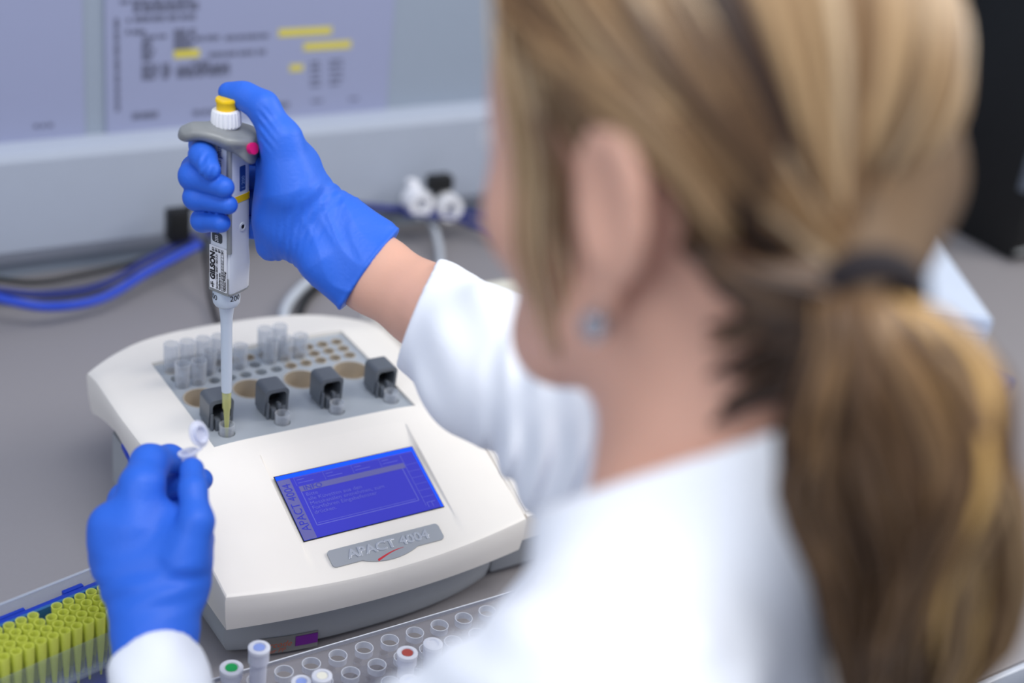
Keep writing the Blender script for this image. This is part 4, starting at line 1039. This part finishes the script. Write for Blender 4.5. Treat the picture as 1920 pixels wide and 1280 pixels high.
# creases at the thumb joint and index tip
for c_, dr, fr, am, wd2 in ((P(512, 235, 1.0), CV((0.75, -0.55, 0)), 1500, 0.0007, 0.011), (P(392, 312, 1.0), CV((0.9, 0.5, 0.2)), 1200, 0.0009, 0.010)):
    dd = Fd.ell(c_, np.eye(3), (wd2, wd2 * 2, wd2 * 2)); mk = np.clip(-dd / 0.004 + 0.5, 0, 1)
    wrinkle(Fd, am, [(dr, fr, 0.0), (dr + pe * 0.5, fr * 0.6, 0.7)], mk)
# keep clear of the pipette body
Fd.F = smax(Fd.F, -Fd.cone(PB + UZ * hz(556), PB + UZ * hz(268), 0.0125, 0.0125), 0.002)
# open end of the cuff
endn = CV((0.78, 0.50, 0.05)); endn /= np.linalg.norm(endn)
cutc = Fd.plane(P(694, 508, 1.04), CV((130, 93, 0)))
rimd = np.abs(cutc) 
Fd.F = Fd.F - (0.0010 * np.exp(-((cutc + 0.0015) / 0.0014) ** 2)).astype(np.float32)
Fd.F = smax(Fd.F, cutc, 0.0012)
inner = Fd.cone(P(610, 440, 1.046), P(780, 590, 1.03), 0.0190, 0.0290, fl=(DV, 0.80))
Fd.F = smax(Fd.F, -np.maximum(inner, -Fd.plane(P(650, 470, 1.04), CV((130, 93, 0)))), 0.001)
gr = Fd.mesh('glove', M_glove, PER); tag(gr, 'blue glove on the right hand gripping the pipette')
del Fd

# left glove
cs_ = [P(x, y, d) for x in (130, 440) for y in (800, 1300) for d in (0.86, 1.06)]
Fd = Field(np.min(cs_, 0), np.max(cs_, 0), 0.0013)
Fd.add(Fd.cone(P(285, 1035, 0.95), P(290, 1080, 0.94), s_px(100, .95), s_px(88, .94), fl=(DV, 0.42)))
Fd.add(Fd.cone(P(292, 1085, 0.94), P(290, 1170, 0.93), s_px(82, .94), s_px(78, .93), fl=(DV, 0.6)), 0.014)
Fd.add(Fd.cone(P(208, 985, .95), P(230, 1080, .945), s_px(40, .95), s_px(34, .95)), 0.02)
Fd.add(Fd.cone(P(348, 1015, .945), P(350, 1090, .94), s_px(50, .95), s_px(36, .94)), 0.015)
# index, middle, ring, little
fing = [
    [(258, 990, .950, 56), (266, 912, .955, 40), (281, 869, .972, 34), (318, 859, .992, 23), (346, 868, 1.000, 20)],
    [(232, 1000, .955, 46), (240, 940, .985, 34), (290, 920, 1.005, 26), (345, 905, 1.005, 24), (378, 899, 1.000, 21.5)],
    [(212, 1020, .955, 40), (205, 985, .985, 32), (250, 975, 1.01, 25), (320, 960, 1.01, 22), (350, 955, 1.00, 19)],
    [(205, 1050, .955, 34), (205, 1030, .985, 26), (240, 1035, 1.005, 22), (300, 1030, 1.005, 19), (330, 1020, 1.0, 17)]]
acc = None
for f in fing:
    a = None
    for (x, y, d, r), (x2, y2, d2, r2) in zip(f[:-1], f[1:]):
        c = Fd.cone(P(x, y, d), P(x2, y2, d2), s_px(r, d), s_px(r2, d2)); a = c if a is None else smin(a, c, 0.007)
    acc = a if acc is None else smin(acc, a, 0.0014)
Fd.F = smin(Fd.F, acc, 0.008)
chain(Fd, [(346, 1050, .935, 48), (368, 978, .935, 32), (362, 918, .945, 24.5), (360, 880, .960, 23)], 0.005, 0.005)
Fd.add(Fd.cone(P(290, 1150, 0.93), P(288, 1270, 0.915), s_px(74, .93), s_px(80, .915), fl=(DV, 0.75)), 0.012)
A1, A2 = P(290, 1110, .93), P(288, 1228, .925); ax_ = (A2 - A1) / np.linalg.norm(A2 - A1); pe = np.cross(ax_, DV)
tt = Fd.plane(A1, ax_); m2 = np.exp(-((tt + 0.0) / 0.016) ** 2)
wrinkle(Fd, 0.0012, [(ax_ + pe * 0.35, 420, 0.5), (ax_ - pe * 0.2, 300, 2.0)], m2)
dd = Fd.cone(P(308, 1056, .914), P(350, 1050, .914), 0.004, 0.002); Fd.F = Fd.F + 0.0016 * np.exp(-(np.maximum(dd, 0) / 0.002) ** 2).astype(np.float32)
Fd.F = smax(Fd.F, Fd.plane(P(288, 1275, .925), CV((-0.05, 1, 0))), 0.002)
Fd.F = smax(Fd.F, -Fd.cone(P(290, 1175, .928), P(287, 1300, .92), 0.021, 0.026, fl=(DV, 0.8)), 0.002)
gl = Fd.mesh('glove', M_glove, PER); tag(gl, 'blue glove on the left hand pinching a small open tube')
del Fd

# --- lab coat
FWL = (EL - WL) / np.linalg.norm(EL - WL)
lo = np.min([HIP - [0.26, 0.26, 0.1], EL - 0.08, WL - 0.08, SL - 0.1, SR - 0.1], 0); hi = np.max([NB + 0.16, SR + 0.12, HIP + [0.24, 0.24, 0], SL + 0.1, EL + 0.08], 0)
Fd = Field(lo, hi, 0.0042)
g = 0.011
Fd.add(Fd.cone(NB - ZW * 0.10, CH, 0.082 + g, 0.122 + g, fl=(tf, 0.74)))
Fd.add(Fd.cone(CH, HIP, 0.130 + g, 0.162 + g, fl=(tf, 0.78)), 0.05)
Fd.add(Fd.cone(NB - ZW * 0.04, SL, 0.040 + g, 0.047 + g), 0.03); Fd.add(Fd.cone(NB - ZW * 0.04, SR, 0.040 + g, 0.047 + g), 0.03)
Fd.add(Fd.cone(NB - ZW * 0.03, H(-0.018, 0, -0.05), 0.051 + g, 0.052 + g), 0.02)
Fd.add(Fd.cone(P(1250, 950, .625), P(1500, 870, .615), 0.046, 0.044), 0.03)
wrinkle(Fd, 0.003, [(np.array([1, 0.4, 0.5]), 55, 0.4), (np.array([0.2, 1.0, -0.4]), 42, 1.0)], np.float32(1))
# neckline plane
n1 = P(1140, 910, .57); n2 = P(1470, 800, .57); n3 = P(1330, 850, .72)
nn = np.cross(n2 - n1, n3 - n1); nn = nn if nn[2] > 0 else -nn
Fd.F = smax(Fd.F, Fd.plane(n1, nn), 0.004)
Fd.F = smax(Fd.F, -Fd.cone(H(-0.018, 0, -0.02), NB + ZW * 0.01, 0.0525, 0.0525), 0.003)
coat = Fd.mesh('lab_coat', M_coat, PER)
# left sleeve
Fd = Field(np.min([EL, WL, SL], 0) - 0.085, np.max([EL, WL, SL], 0) + 0.085, 0.0035)
Fd.add(Fd.cone(SL, EL, 0.058, 0.050)); Fd.add(Fd.cone(EL, WL, 0.048, 0.0275), 0.03)
wrinkle(Fd, 0.002, [(np.array([1, 0.4, 1.5]), 120, 0.4), (np.array([-1, 1.0, 1.4]), 90, 1.0)], np.float32(1))
Fd.F = smax(Fd.F, Fd.plane(P(272, 1256, .925), -FWL), 0.004)
put_ = Fd.mesh('sleeve', M_coat, coat)
# right sleeve
cs_ = [FR1, ER, SR]
Fd = Field(np.min(cs_, 0) - 0.075, np.max(cs_, 0) + 0.08, 0.0022)
C0 = P(806, 595, 1.015); CM = P(935, 690, 0.955); AXR = (ER - C0) / np.linalg.norm(ER - C0)
Fd.add(Fd.cone(C0, CM, s_px(112, 1.015), s_px(124, .955), fl=(DV, 0.85)))
Fd.add(Fd.cone(CM, ER, s_px(124, .955), s_px(150, .87), fl=(DV, 0.85)), 0.03); Fd.add(Fd.cone(ER, SR, 0.048, 0.062), 0.03)
tt = Fd.plane(C0, AXR); pe = np.cross(AXR, DV); pe /= np.linalg.norm(pe); wv = Fd.plane(C0, pe)
m = np.clip((tt - 0.105) / 0.04, 0, 1)
hx_ = Fd.plane(C0, CV((1, 0.12, 0))); vx_ = Fd.plane(C0, CV((0, 1, 0)))
Fd.F = Fd.F - (0.0036 * m * np.sin(330 * hx_ + 1.2 * np.sin(60 * vx_) + 0.6) * (0.6 + 0.4 * np.sin(90 * vx_))).astype(np.float32)
m3 = np.exp(-((tt - 0.075) / 0.03) ** 2); Fd.F = Fd.F - (0.0022 * m3 * np.sin(150 * hx_ - 110 * vx_ + 1.0)).astype(np.float32)
wrinkle(Fd, 0.0014, [(AXR * 0.5 + pe * 0.8, 95, 1.3), (AXR * 0.9 + pe * 0.4, 60, 0)], np.clip((tt - 0.01) / 0.05, 0, 1))
# stitched cuff: a shallow groove and puckers
Fd.F = Fd.F + 0.0009 * np.exp(-((tt - 0.020) / 0.0012) ** 2).astype(np.float32)
wrinkle(Fd, 0.0006, [(pe * 1.0, 620, 0), (pe + AXR * 0.2, 460, 1.0)], np.exp(-((tt - 0.012) / 0.011) ** 2))
endp = P(790, 600, 1.02)
Fd.F = smax(Fd.F, Fd.plane(P(781, 596, 1.02), CV((-0.93, -0.36, 0.0))), 0.0012)
Fd.F = smax(Fd.F, -np.maximum(Fd.cone(P(745, 545, 1.03), CM, s_px(92, 1.02), s_px(92, .96), fl=(DV, 0.74)), Fd.plane(CM, AXR)), 0.001)
sleeve_r = Fd.mesh('sleeve', M_coat, coat)
del Fd
# trousers and shoes below the bench edge
Fd = Field(HIP + [-0.35, -0.25, -0.62 - 0.30 + 0.30], HIP + [0.30, 0.60, 0.08], 0.009)
for s_ in (-1, 1):
    hj_ = HIP + SW * s_ * 0.085 - ZW * 0.03; kn = hj_ + FW * 0.36 - ZW * 0.03; an = kn - FW * 0.03 + np.array([0, 0, -(kn[2] + 0.79)])
    Fd.add(Fd.cone(hj_, kn, 0.088, 0.062), 0.02); Fd.add(Fd.cone(kn, an, 0.062, 0.042), 0.02)
pants = Fd.mesh('trousers', mat('dark_trousers', (44, 48, 60), 0.8), PER)
for s_ in (-1, 1):
    hj_ = HIP + SW * s_ * 0.085; an = hj_ + FW * 0.33; b = nb()
    tube(b, catmull([(an[0], an[1] - 0.05, -0.815), (an[0] + FW[0] * 0.06, an[1] + 0.04, -0.820), (an[0] + FW[0] * 0.14, an[1] + 0.15, -0.828)], 6), [0.030, 0.036, 0.040, 0.040, 0.038, 0.038, 0.038, 0.038, 0.038, 0.036, 0.033, 0.028, 0.018], 14, flat=1.0)
    put('shoe', b, M_label, PER, world=True)
ST = empty('lab_stool', (HIP[0], HIP[1], -0.86), 'black round laboratory stool under the seated person', 'stool')
zs = HIP[2] - 0.13 + 0.86
b = nb(); lathe(b, [(0, zs - 0.05), (0.16, zs - 0.05), (0.175, zs - 0.025), (0.16, zs), (0, zs)], 40); put('seat', b, M_black, ST)
b = nb(); lathe(b, [(0, 0.06), (0.028, 0.06), (0.028, zs - 0.05), (0, zs - 0.05)], 20); put('column', b, M_alu, ST)
for k in range(5):
    a = 2 * PI * k / 5; b = nb(); tube(b, [(0, 0, 0.07), (0.26 * math.cos(a), 0.26 * math.sin(a), 0.035)], 0.014, 8); put('leg', b, M_alu, ST)
    b = nb(); lathe(b, [(0, 0), (0.018, 0), (0.018, 0.03), (0, 0.03)], 12, (0.26 * math.cos(a), 0.26 * math.sin(a), 0)); put('caster', b, M_black, ST)

# --- face details
for s_ in (-1, 1):
    b = nb(); bmesh.ops.create_uvsphere(b, u_segments=20, v_segments=12, radius=0.0115); bmesh.ops.translate(b, verts=b.verts, vec=Vector(H(0.087, s_ * 0.030, 0.014)))
    ey = put('eye', b, mat('eye_white', (225, 222, 220), 0.25), PER, world=True)
    b = nb(); bmesh.ops.create_uvsphere(b, u_segments=20, v_segments=10, radius=0.0062); bmesh.ops.translate(b, verts=b.verts, vec=Vector(H(0.0935, s_ * 0.030, 0.011)))
    bmesh.ops.transform(b, matrix=parent_matrix(PER).inverted(), verts=b.verts); put('iris', b, mat('grey_blue_iris', (58, 74, 92), 0.2), ey)
# earring
b = nb(); er = H(0.002, 0.088, -0.040)
bmesh.ops.create_icosphere(b, subdivisions=2, radius=0.0062); bmesh.ops.translate(b, verts=b.verts, vec=Vector(er)); tube(b, [er, er + HUv * 0.008 - HLv * 0.004], 0.0008, 6)
e_ = put('earring', b, mat('silver_earring', (190, 192, 200), 0.18, metal=0.9), PER, world=True, sharp=10); e_['label'] = 'round silver earring in the left ear'

# --- hair
SC_C = H(0.006, 0, 0.042); SR_ = np.array([0.094, 0.078, 0.093])
TIE = P(1632, 556, 0.535)
Tl = (TIE - SC_C) @ HA.T; 
def shell(d, f=1.0): d = np.array(d, float); d = d / np.linalg.norm(d); r = 1 / np.linalg.norm(d / SR_); return SC_C + (d * r * f) @ HA
Td = Tl / SR_; Td /= np.linalg.norm(Td)
PAL = {'dark': (58, 40, 28), 'brown': (98, 72, 48), 'mid': (136, 104, 70), 'blond': (172, 140, 100), 'pale': (194, 168, 134), 'gold': (224, 178, 106)}
def pick(ws):
    k = random.choices(list(ws.keys()), list(ws.values()))[0]; c = np.array(lin(PAL[k])); return c * random.uniform(0.85, 1.15)
HB = nb(); HCOL = HB.loops.layers.float_color.new('hair_colour')
def lock(pts, rads, color, flat=0.55, seg=6):
    n0 = len(HB.faces); tube(HB, pts, rads, seg, True, flat); HB.faces.ensure_lookup_table()
    c = tuple(min(1, v) for v in color) + (1,)
    for f in HB.faces[n0:]:
        for l in f.loops: l[HCOL] = c
def swept(root, f0, color, r, lift=0.035, n=16):
    d0 = np.array(root, float); d0 /= np.linalg.norm(d0); d1 = Td; om = math.acos(max(-1, min(1, d0 @ d1))); pts = []; rr = []
    jit = np.random.normal(0, 0.004, 3)
    for k in range(n + 1):
        t = k / n; d = (math.sin((1 - t) * om) * d0 + math.sin(t * om) * d1) / max(math.sin(om), 1e-3)
        p = shell(d * 1.0, f0 + lift * math.sin(PI * min(1, t * 1.05)) ** 0.8)
        w = max(0, (t - 0.72) / 0.28) ** 2
        p = p * (1 - w) + (TIE + jit) * w
        pts.append(p); rr.append(r * (0.35 + 0.65 * math.sin(PI * min(1, 0.12 + t * 0.88)) ** 0.5) * (1 - 0.45 * w))
    lock(pts, rr, color)
# hairline from the nape past the ear and temple over the forehead to the other side: direction (forward, left, up) by parameter s 0..1
HLN = [(-0.66, 0.25, -0.76), (-0.62, 0.58, -0.62), (-0.54, 0.82, -0.36), (-0.40, 0.92, 0.02), (-0.12, 0.97, 0.20), (0.18, 0.93, 0.30), (0.38, 0.87, 0.32), (0.54, 0.72, 0.44), (0.66, 0.40, 0.64), (0.68, 0.0, 0.73), (0.66, -0.35, 0.66), (0.68, -0.66, 0.30), (0.42, -0.88, 0.14), (0.12, -0.97, 0.1), (-0.2, -0.95, -0.2), (-0.55, -0.62, -0.62), (-0.62, -0.2, -0.78)]
HLc = catmull(HLN, 20)
def hairline(s): i = s * (len(HLc) - 1); k = int(i); k2 = min(k + 1, len(HLc) - 1); return HLc[k] * (1 - (i - k)) + HLc[k2] * (i - k)
def band_color(s):
    s2 = s + 0.012 * math.sin(s * 90)
    if s2 < 0.10: return {'dark': 5, 'brown': 3}
    if s2 < 0.17: return {'dark': 4, 'brown': 3}
    if s2 < 0.25: return {'brown': 3, 'mid': 3, 'dark': 1}
    if s2 < 0.31: return {'mid': 3, 'brown': 3, 'blond': 1.5}
    if s2 < 0.36: return {'brown': 3, 'dark': 3}
    if s2 < 0.43: return {'mid': 3, 'blond': 3, 'pale': 2}
    if s2 < 0.50: return {'dark': 4, 'brown': 2}
    if s2 < 0.64: return {'blond': 3, 'mid': 3, 'pale': 2}
    return {'mid': 3, 'brown': 2, 'blond': 2}
for k in range(1300):
    s = (k + random.random()) / 1300; d = hairline(s)
    # roots also lie further back on the scalp
    bk = random.random() ** 2.2 * 0.7; om = Td; d = d / np.linalg.norm(d) * (1 - bk) + np.array([0.1, 0.1 if s < .5 else -.1, 1.0]) * bk * (0.0 if s < 0.14 or s > 0.9 else 1.0)
    swept(d, 1.035 + random.uniform(-0.015, 0.03), pick(band_color(s)), random.uniform(0.0024, 0.0044), lift=random.uniform(0.02, 0.06) * (1.0 if s < 0.3 else 0.6))
# loose strands in front of the ear
for k in range(14):
    a = random.random(); f0 = 0.050 + random.uniform(-0.012, 0.012)
    pts = [H(0.050 + 0.02 * random.random(), 0.050 + 0.01 * a, 0.100), H(f0 - 0.006, 0.074 + 0.004 * a, 0.060), H(f0 - 0.010, 0.071 + 0.004 * a, 0.020), H(f0 - 0.010 + 0.006 * a, 0.066 + 0.004 * a, -0.025), H(f0 - 0.014 + 0.01 * a, 0.058, -0.055 - 0.02 * random.random())]
    lock(catmull(pts, 5), [0.0017] * 15 + [0.0014, 0.0012, 0.001, 0.0008, 0.0006, 0.0004], pick({'blond': 3, 'pale': 5, 'mid': 1}))
for k in range(40):                                       # wisps from temple back over the top of the ear
    a = random.random()
    pts = [H(0.075, 0.052, 0.085 + 0.02 * a), H(0.045, 0.076, 0.064 + 0.012 * a), H(0.010, 0.085, 0.050 + 0.012 * a), H(-0.025, 0.086, 0.030 + 0.015 * a), H(-0.052, 0.078, -0.002 + 0.01 * a)]
    lock(catmull(pts, 5), [0.0022] * 21, pick({'blond': 2, 'mid': 3, 'brown': 2}))
for k in range(46):                                       # sideburn in front of the ear
    a = random.random(); pts = [H(0.052 - 0.012 * a, 0.070, 0.070), H(0.040 - 0.008 * a, 0.076, 0.040), H(0.030 - 0.008 * a, 0.077, 0.010), H(0.028 - 0.006 * a, 0.073, -0.015 - 0.012 * a)]
    lock(catmull(pts, 4), [0.0016] * 9 + [0.0012, 0.0009, 0.0006, 0.0004], pick({'dark': 2, 'brown': 3, 'mid': 2}))
for k in range(160):                                      # back of the crown, down to the tie on the far side
    a = random.random(); q_ = np.array([-0.55 - 0.45 * a, -0.85 * random.random() + 0.15, 0.75 - 0.55 * random.random()]); swept(q_, 1.045 + random.uniform(-0.01, 0.03), pick({'mid': 3, 'blond': 4, 'pale': 1, 'brown': 1}), random.uniform(0.0024, 0.0044), lift=0.04)
TH = (TIE - HC) @ HA.T
for k in range(240):                                      # nape hair drawn up to the tie
    l = random.uniform(-0.055, 0.062); u0 = random.uniform(-0.105, -0.035) + abs(l) * 0.35; f0 = -0.018 - math.sqrt(max(0.0003, 0.058 ** 2 - l * l * 0.8))
    a = H(f0 + 0.004, l, u0); e = TIE + np.random.normal(0, 0.004, 3); mid = (a + e) / 2 - HFv * 0.006
    w_ = random.uniform(0.002, 0.0036); lock(catmull([a, mid, e], 6), [w_ * 0.5] + [w_] * 10 + [w_ * 0.6] * 2, pick({'dark': 5, 'brown': 3}))
for k in range(200):                                      # from behind the ear down to the tie
    t = random.random(); a = H(-0.026 - 0.046 * t, 0.071 - 0.030 * t, -0.004 - 0.074 * t) + np.random.normal(0, 0.0015, 3); e = TIE + np.random.normal(0, 0.004, 3)
    mid = (a * 0.55 + e * 0.45) + HLv * 0.010 * (1 - t) - HFv * 0.004; w_ = random.uniform(0.0022, 0.0038)
    lock(catmull([a, mid, e], 6), [w_ * 0.6] + [w_] * 10 + [w_ * 0.6] * 2, pick({'dark': 4, 'brown': 4} if t < 0.4 else {'dark': 5, 'brown': 2}))
def finish_hair(name, m, parent):
    global HB, HCOL
    Mi = parent_matrix(parent).inverted(); bmesh.ops.transform(HB, matrix=Mi, verts=HB.verts)
    for f in HB.faces: f.smooth = True
    me = bpy.data.meshes.new(name); HB.to_mesh(me); HB.free(); o = link(name, me, m, parent)
    HB = nb(); HCOL = HB.loops.layers.float_color.new('hair_colour'); return o
M_hair = mat('hair', (150, 115, 75), 0.42, attr='hair_colour', spec=0.4)
hair = finish_hair('hair', M_hair, PER)
# under-hair: closed scalp so no skin shows between the locks
Fd = Field(SC_C - 0.13, SC_C + 0.13, 0.003)
Fd.add(Fd.ell(SC_C, HA, tuple(SR_ * 1.015)))
cutf = Fd.plane(H(0.052, 0, 0.060), HFv * 0.78 + HUv * -0.62)     # face side
Fd.F = smax(Fd.F, cutf, 0.01)
Fd.F = smax(Fd.F, -Fd.ell(H(0.0, 0.085, -0.012), HA, (0.034, 0.03, 0.040)), 0.006); Fd.F = smax(Fd.F, -Fd.ell(H(0.0, -0.085, -0.012), HA, (0.034, 0.03, 0.040)), 0.006)
Fd.add(Fd.cone(H(-0.065, 0, 0.0), TIE, 0.040, 0.016), 0.03)
sc = Fd.mesh('scalp_hair', mat('dark_hair', (112, 86, 58), 0.6, var=0.3, scale=120), hair)
# ponytail
DN = -ZW
TT = P(1745, 1560, 0.66)
path = [TIE, P(1660, 610, 0.525), P(1700, 720, 0.53), P(1715, 860, 0.545), P(1710, 1000, 0.565), P(1700, 1150, 0.59), P(1680, 1300, 0.615), P(1670, 1420, 0.64)]
pc = catmull(path, 6)
wid = np.interp(np.linspace(0, 1, len(pc)), [0, 0.08, 0.22, 0.5, 0.75, 1.0], [0.012, 0.023, 0.031, 0.045, 0.038, 0.012])
for k in range(760):
    rr = math.sqrt(random.random()); th = random.random() * 2 * PI; ox, oy = rr * math.cos(th), rr * math.sin(th)
    ph1, ph2 = random.random() * 2 * PI, random.random() * 2 * PI; grp = math.floor((ox + 1) * 3); wav = 0.10 + 0.20 * random.random()
    e0 = random.randint(0, 2); L1 = random.randint(int(len(pc) * 0.72), len(pc)); pts = []
    for i in range(0, L1, 2):
        t = i / len(pc); w = wid[i]
        gx_ = ox + wav * math.sin(t * 9 + grp * 1.3 + ph1 * 0.25) * min(1, t * 4); gy_ = oy + wav * math.sin(t * 8 + ph2 * 0.3) * min(1, t * 4)
        pts.append(pc[i] + RH * w * gx_ + CV((0, 0, 1)) * w * 0.75 * gy_)
    # natural streaks, gold ones painting in the light on one side; browner elsewhere
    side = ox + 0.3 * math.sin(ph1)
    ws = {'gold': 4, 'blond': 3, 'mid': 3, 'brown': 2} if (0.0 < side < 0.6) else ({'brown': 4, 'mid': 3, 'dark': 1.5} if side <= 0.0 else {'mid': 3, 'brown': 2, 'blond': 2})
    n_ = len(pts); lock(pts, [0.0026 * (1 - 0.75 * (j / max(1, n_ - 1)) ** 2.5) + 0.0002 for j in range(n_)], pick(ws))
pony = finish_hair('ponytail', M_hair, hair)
# hair tie
b = nb(); dirT = Vector(path[1] - path[0]).normalized(); dT = Vector(TIE - H(-0.06, 0, 0.0)).normalized()
Mt = dT.to_track_quat('Z', 'Y').to_matrix().to_4x4(); Mt.translation = Vector(TIE)
n = 32; m2_ = 12; rings = []
for i in range(n):
    a = 2 * PI * i / n; rings.append([b.verts.new(Mt @ Vector(((0.0155 + 0.0060 * math.cos(c)) * math.cos(a), (0.0155 + 0.0060 * math.cos(c)) * math.sin(a), 0.008 * math.sin(c)))) for c in [2 * PI * j / m2_ for j in range(m2_)]])
for i in range(n):
    for j in range(m2_): b.faces.new((rings[i][j], rings[(i + 1) % n][j], rings[(i + 1) % n][(j + 1) % m2_], rings[i][(j + 1) % m2_]))
put('hair_tie', b, mat('black_elastic', (30, 22, 26), 0.8), PER, world=True)

# ------------------------------------------------------------------ the small open tube in the left hand
tq = P(352, 846, 0.965)
TM = frame(tq, RH, -CV((0, 1, 0)))
Zt = Vector(CV((-0.15, -0.93, -0.33))).normalized(); Xt = Vector(RH).cross(Zt).normalized(); Xt2 = Zt.cross(Xt).normalized() * -1
Xt2 = (Vector(RH) - Zt * Vector(RH).dot(Zt)).normalized(); Yt = Zt.cross(Xt2)
TM = Matrix(((Xt2.x, Yt.x, Zt.x, tq[0]), (Xt2.y, Yt.y, Zt.y, tq[1]), (Xt2.z, Yt.z, Zt.z, tq[2]), (0, 0, 0, 1)))
MT = empty('microtube', None, 'small clear tube with its lid flipped open, held in the left glove', 'microtube', matrix=TM)
b = nb(); lathe(b, [(0, -0.036), (0.0018, -0.036), (0.0048, -0.018), (0.0052, -0.002), (0.0068, -0.0015), (0.0068, 0.0), (0.0050, 0.0), (0.0044, -0.018), (0, -0.034)], 28); put('tube_body', b, M_milk, MT)
b = nb(); lathe(b, [(0, -0.0006), (0.0066, -0.0006), (0.0068, 0.0006), (0.0045, 0.0012), (0.0045, 0.0035), (0.0039, 0.0035), (0.0036, 0.0008), (0, 0.0006)], 28)
Rl = Matrix.Translation((0.0088, 0.004, 0.0095)) @ Matrix.Rotation(math.radians(80), 4, 'Y') @ Matrix.Rotation(math.radians(38), 4, 'X') @ Matrix.Diagonal((1.4, 1.05, 1.0, 1.0))
bmesh.ops.transform(b, matrix=Rl, verts=b.verts); lid_ = put('tube_lid', b, M_milk, MT)
b = nb(); lathe(b, [(0, -0.0011), (0.0040, -0.0011), (0.0040, -0.0008), (0, -0.0008)], 20); bmesh.ops.transform(b, matrix=Rl, verts=b.verts); put('lid_writing', b, clear('pale_blue_ink', (110, 140, 225), 0.45, 0.4, 0.6), lid_)
b = nb(); tube(b, catmull([(0.0062, 0.001, -0.0008), (0.0085, 0.002, 0.0), (0.0088, 0.003, 0.0018)], 4), 0.0011, 8); put('lid_hinge', b, M_milk, MT)
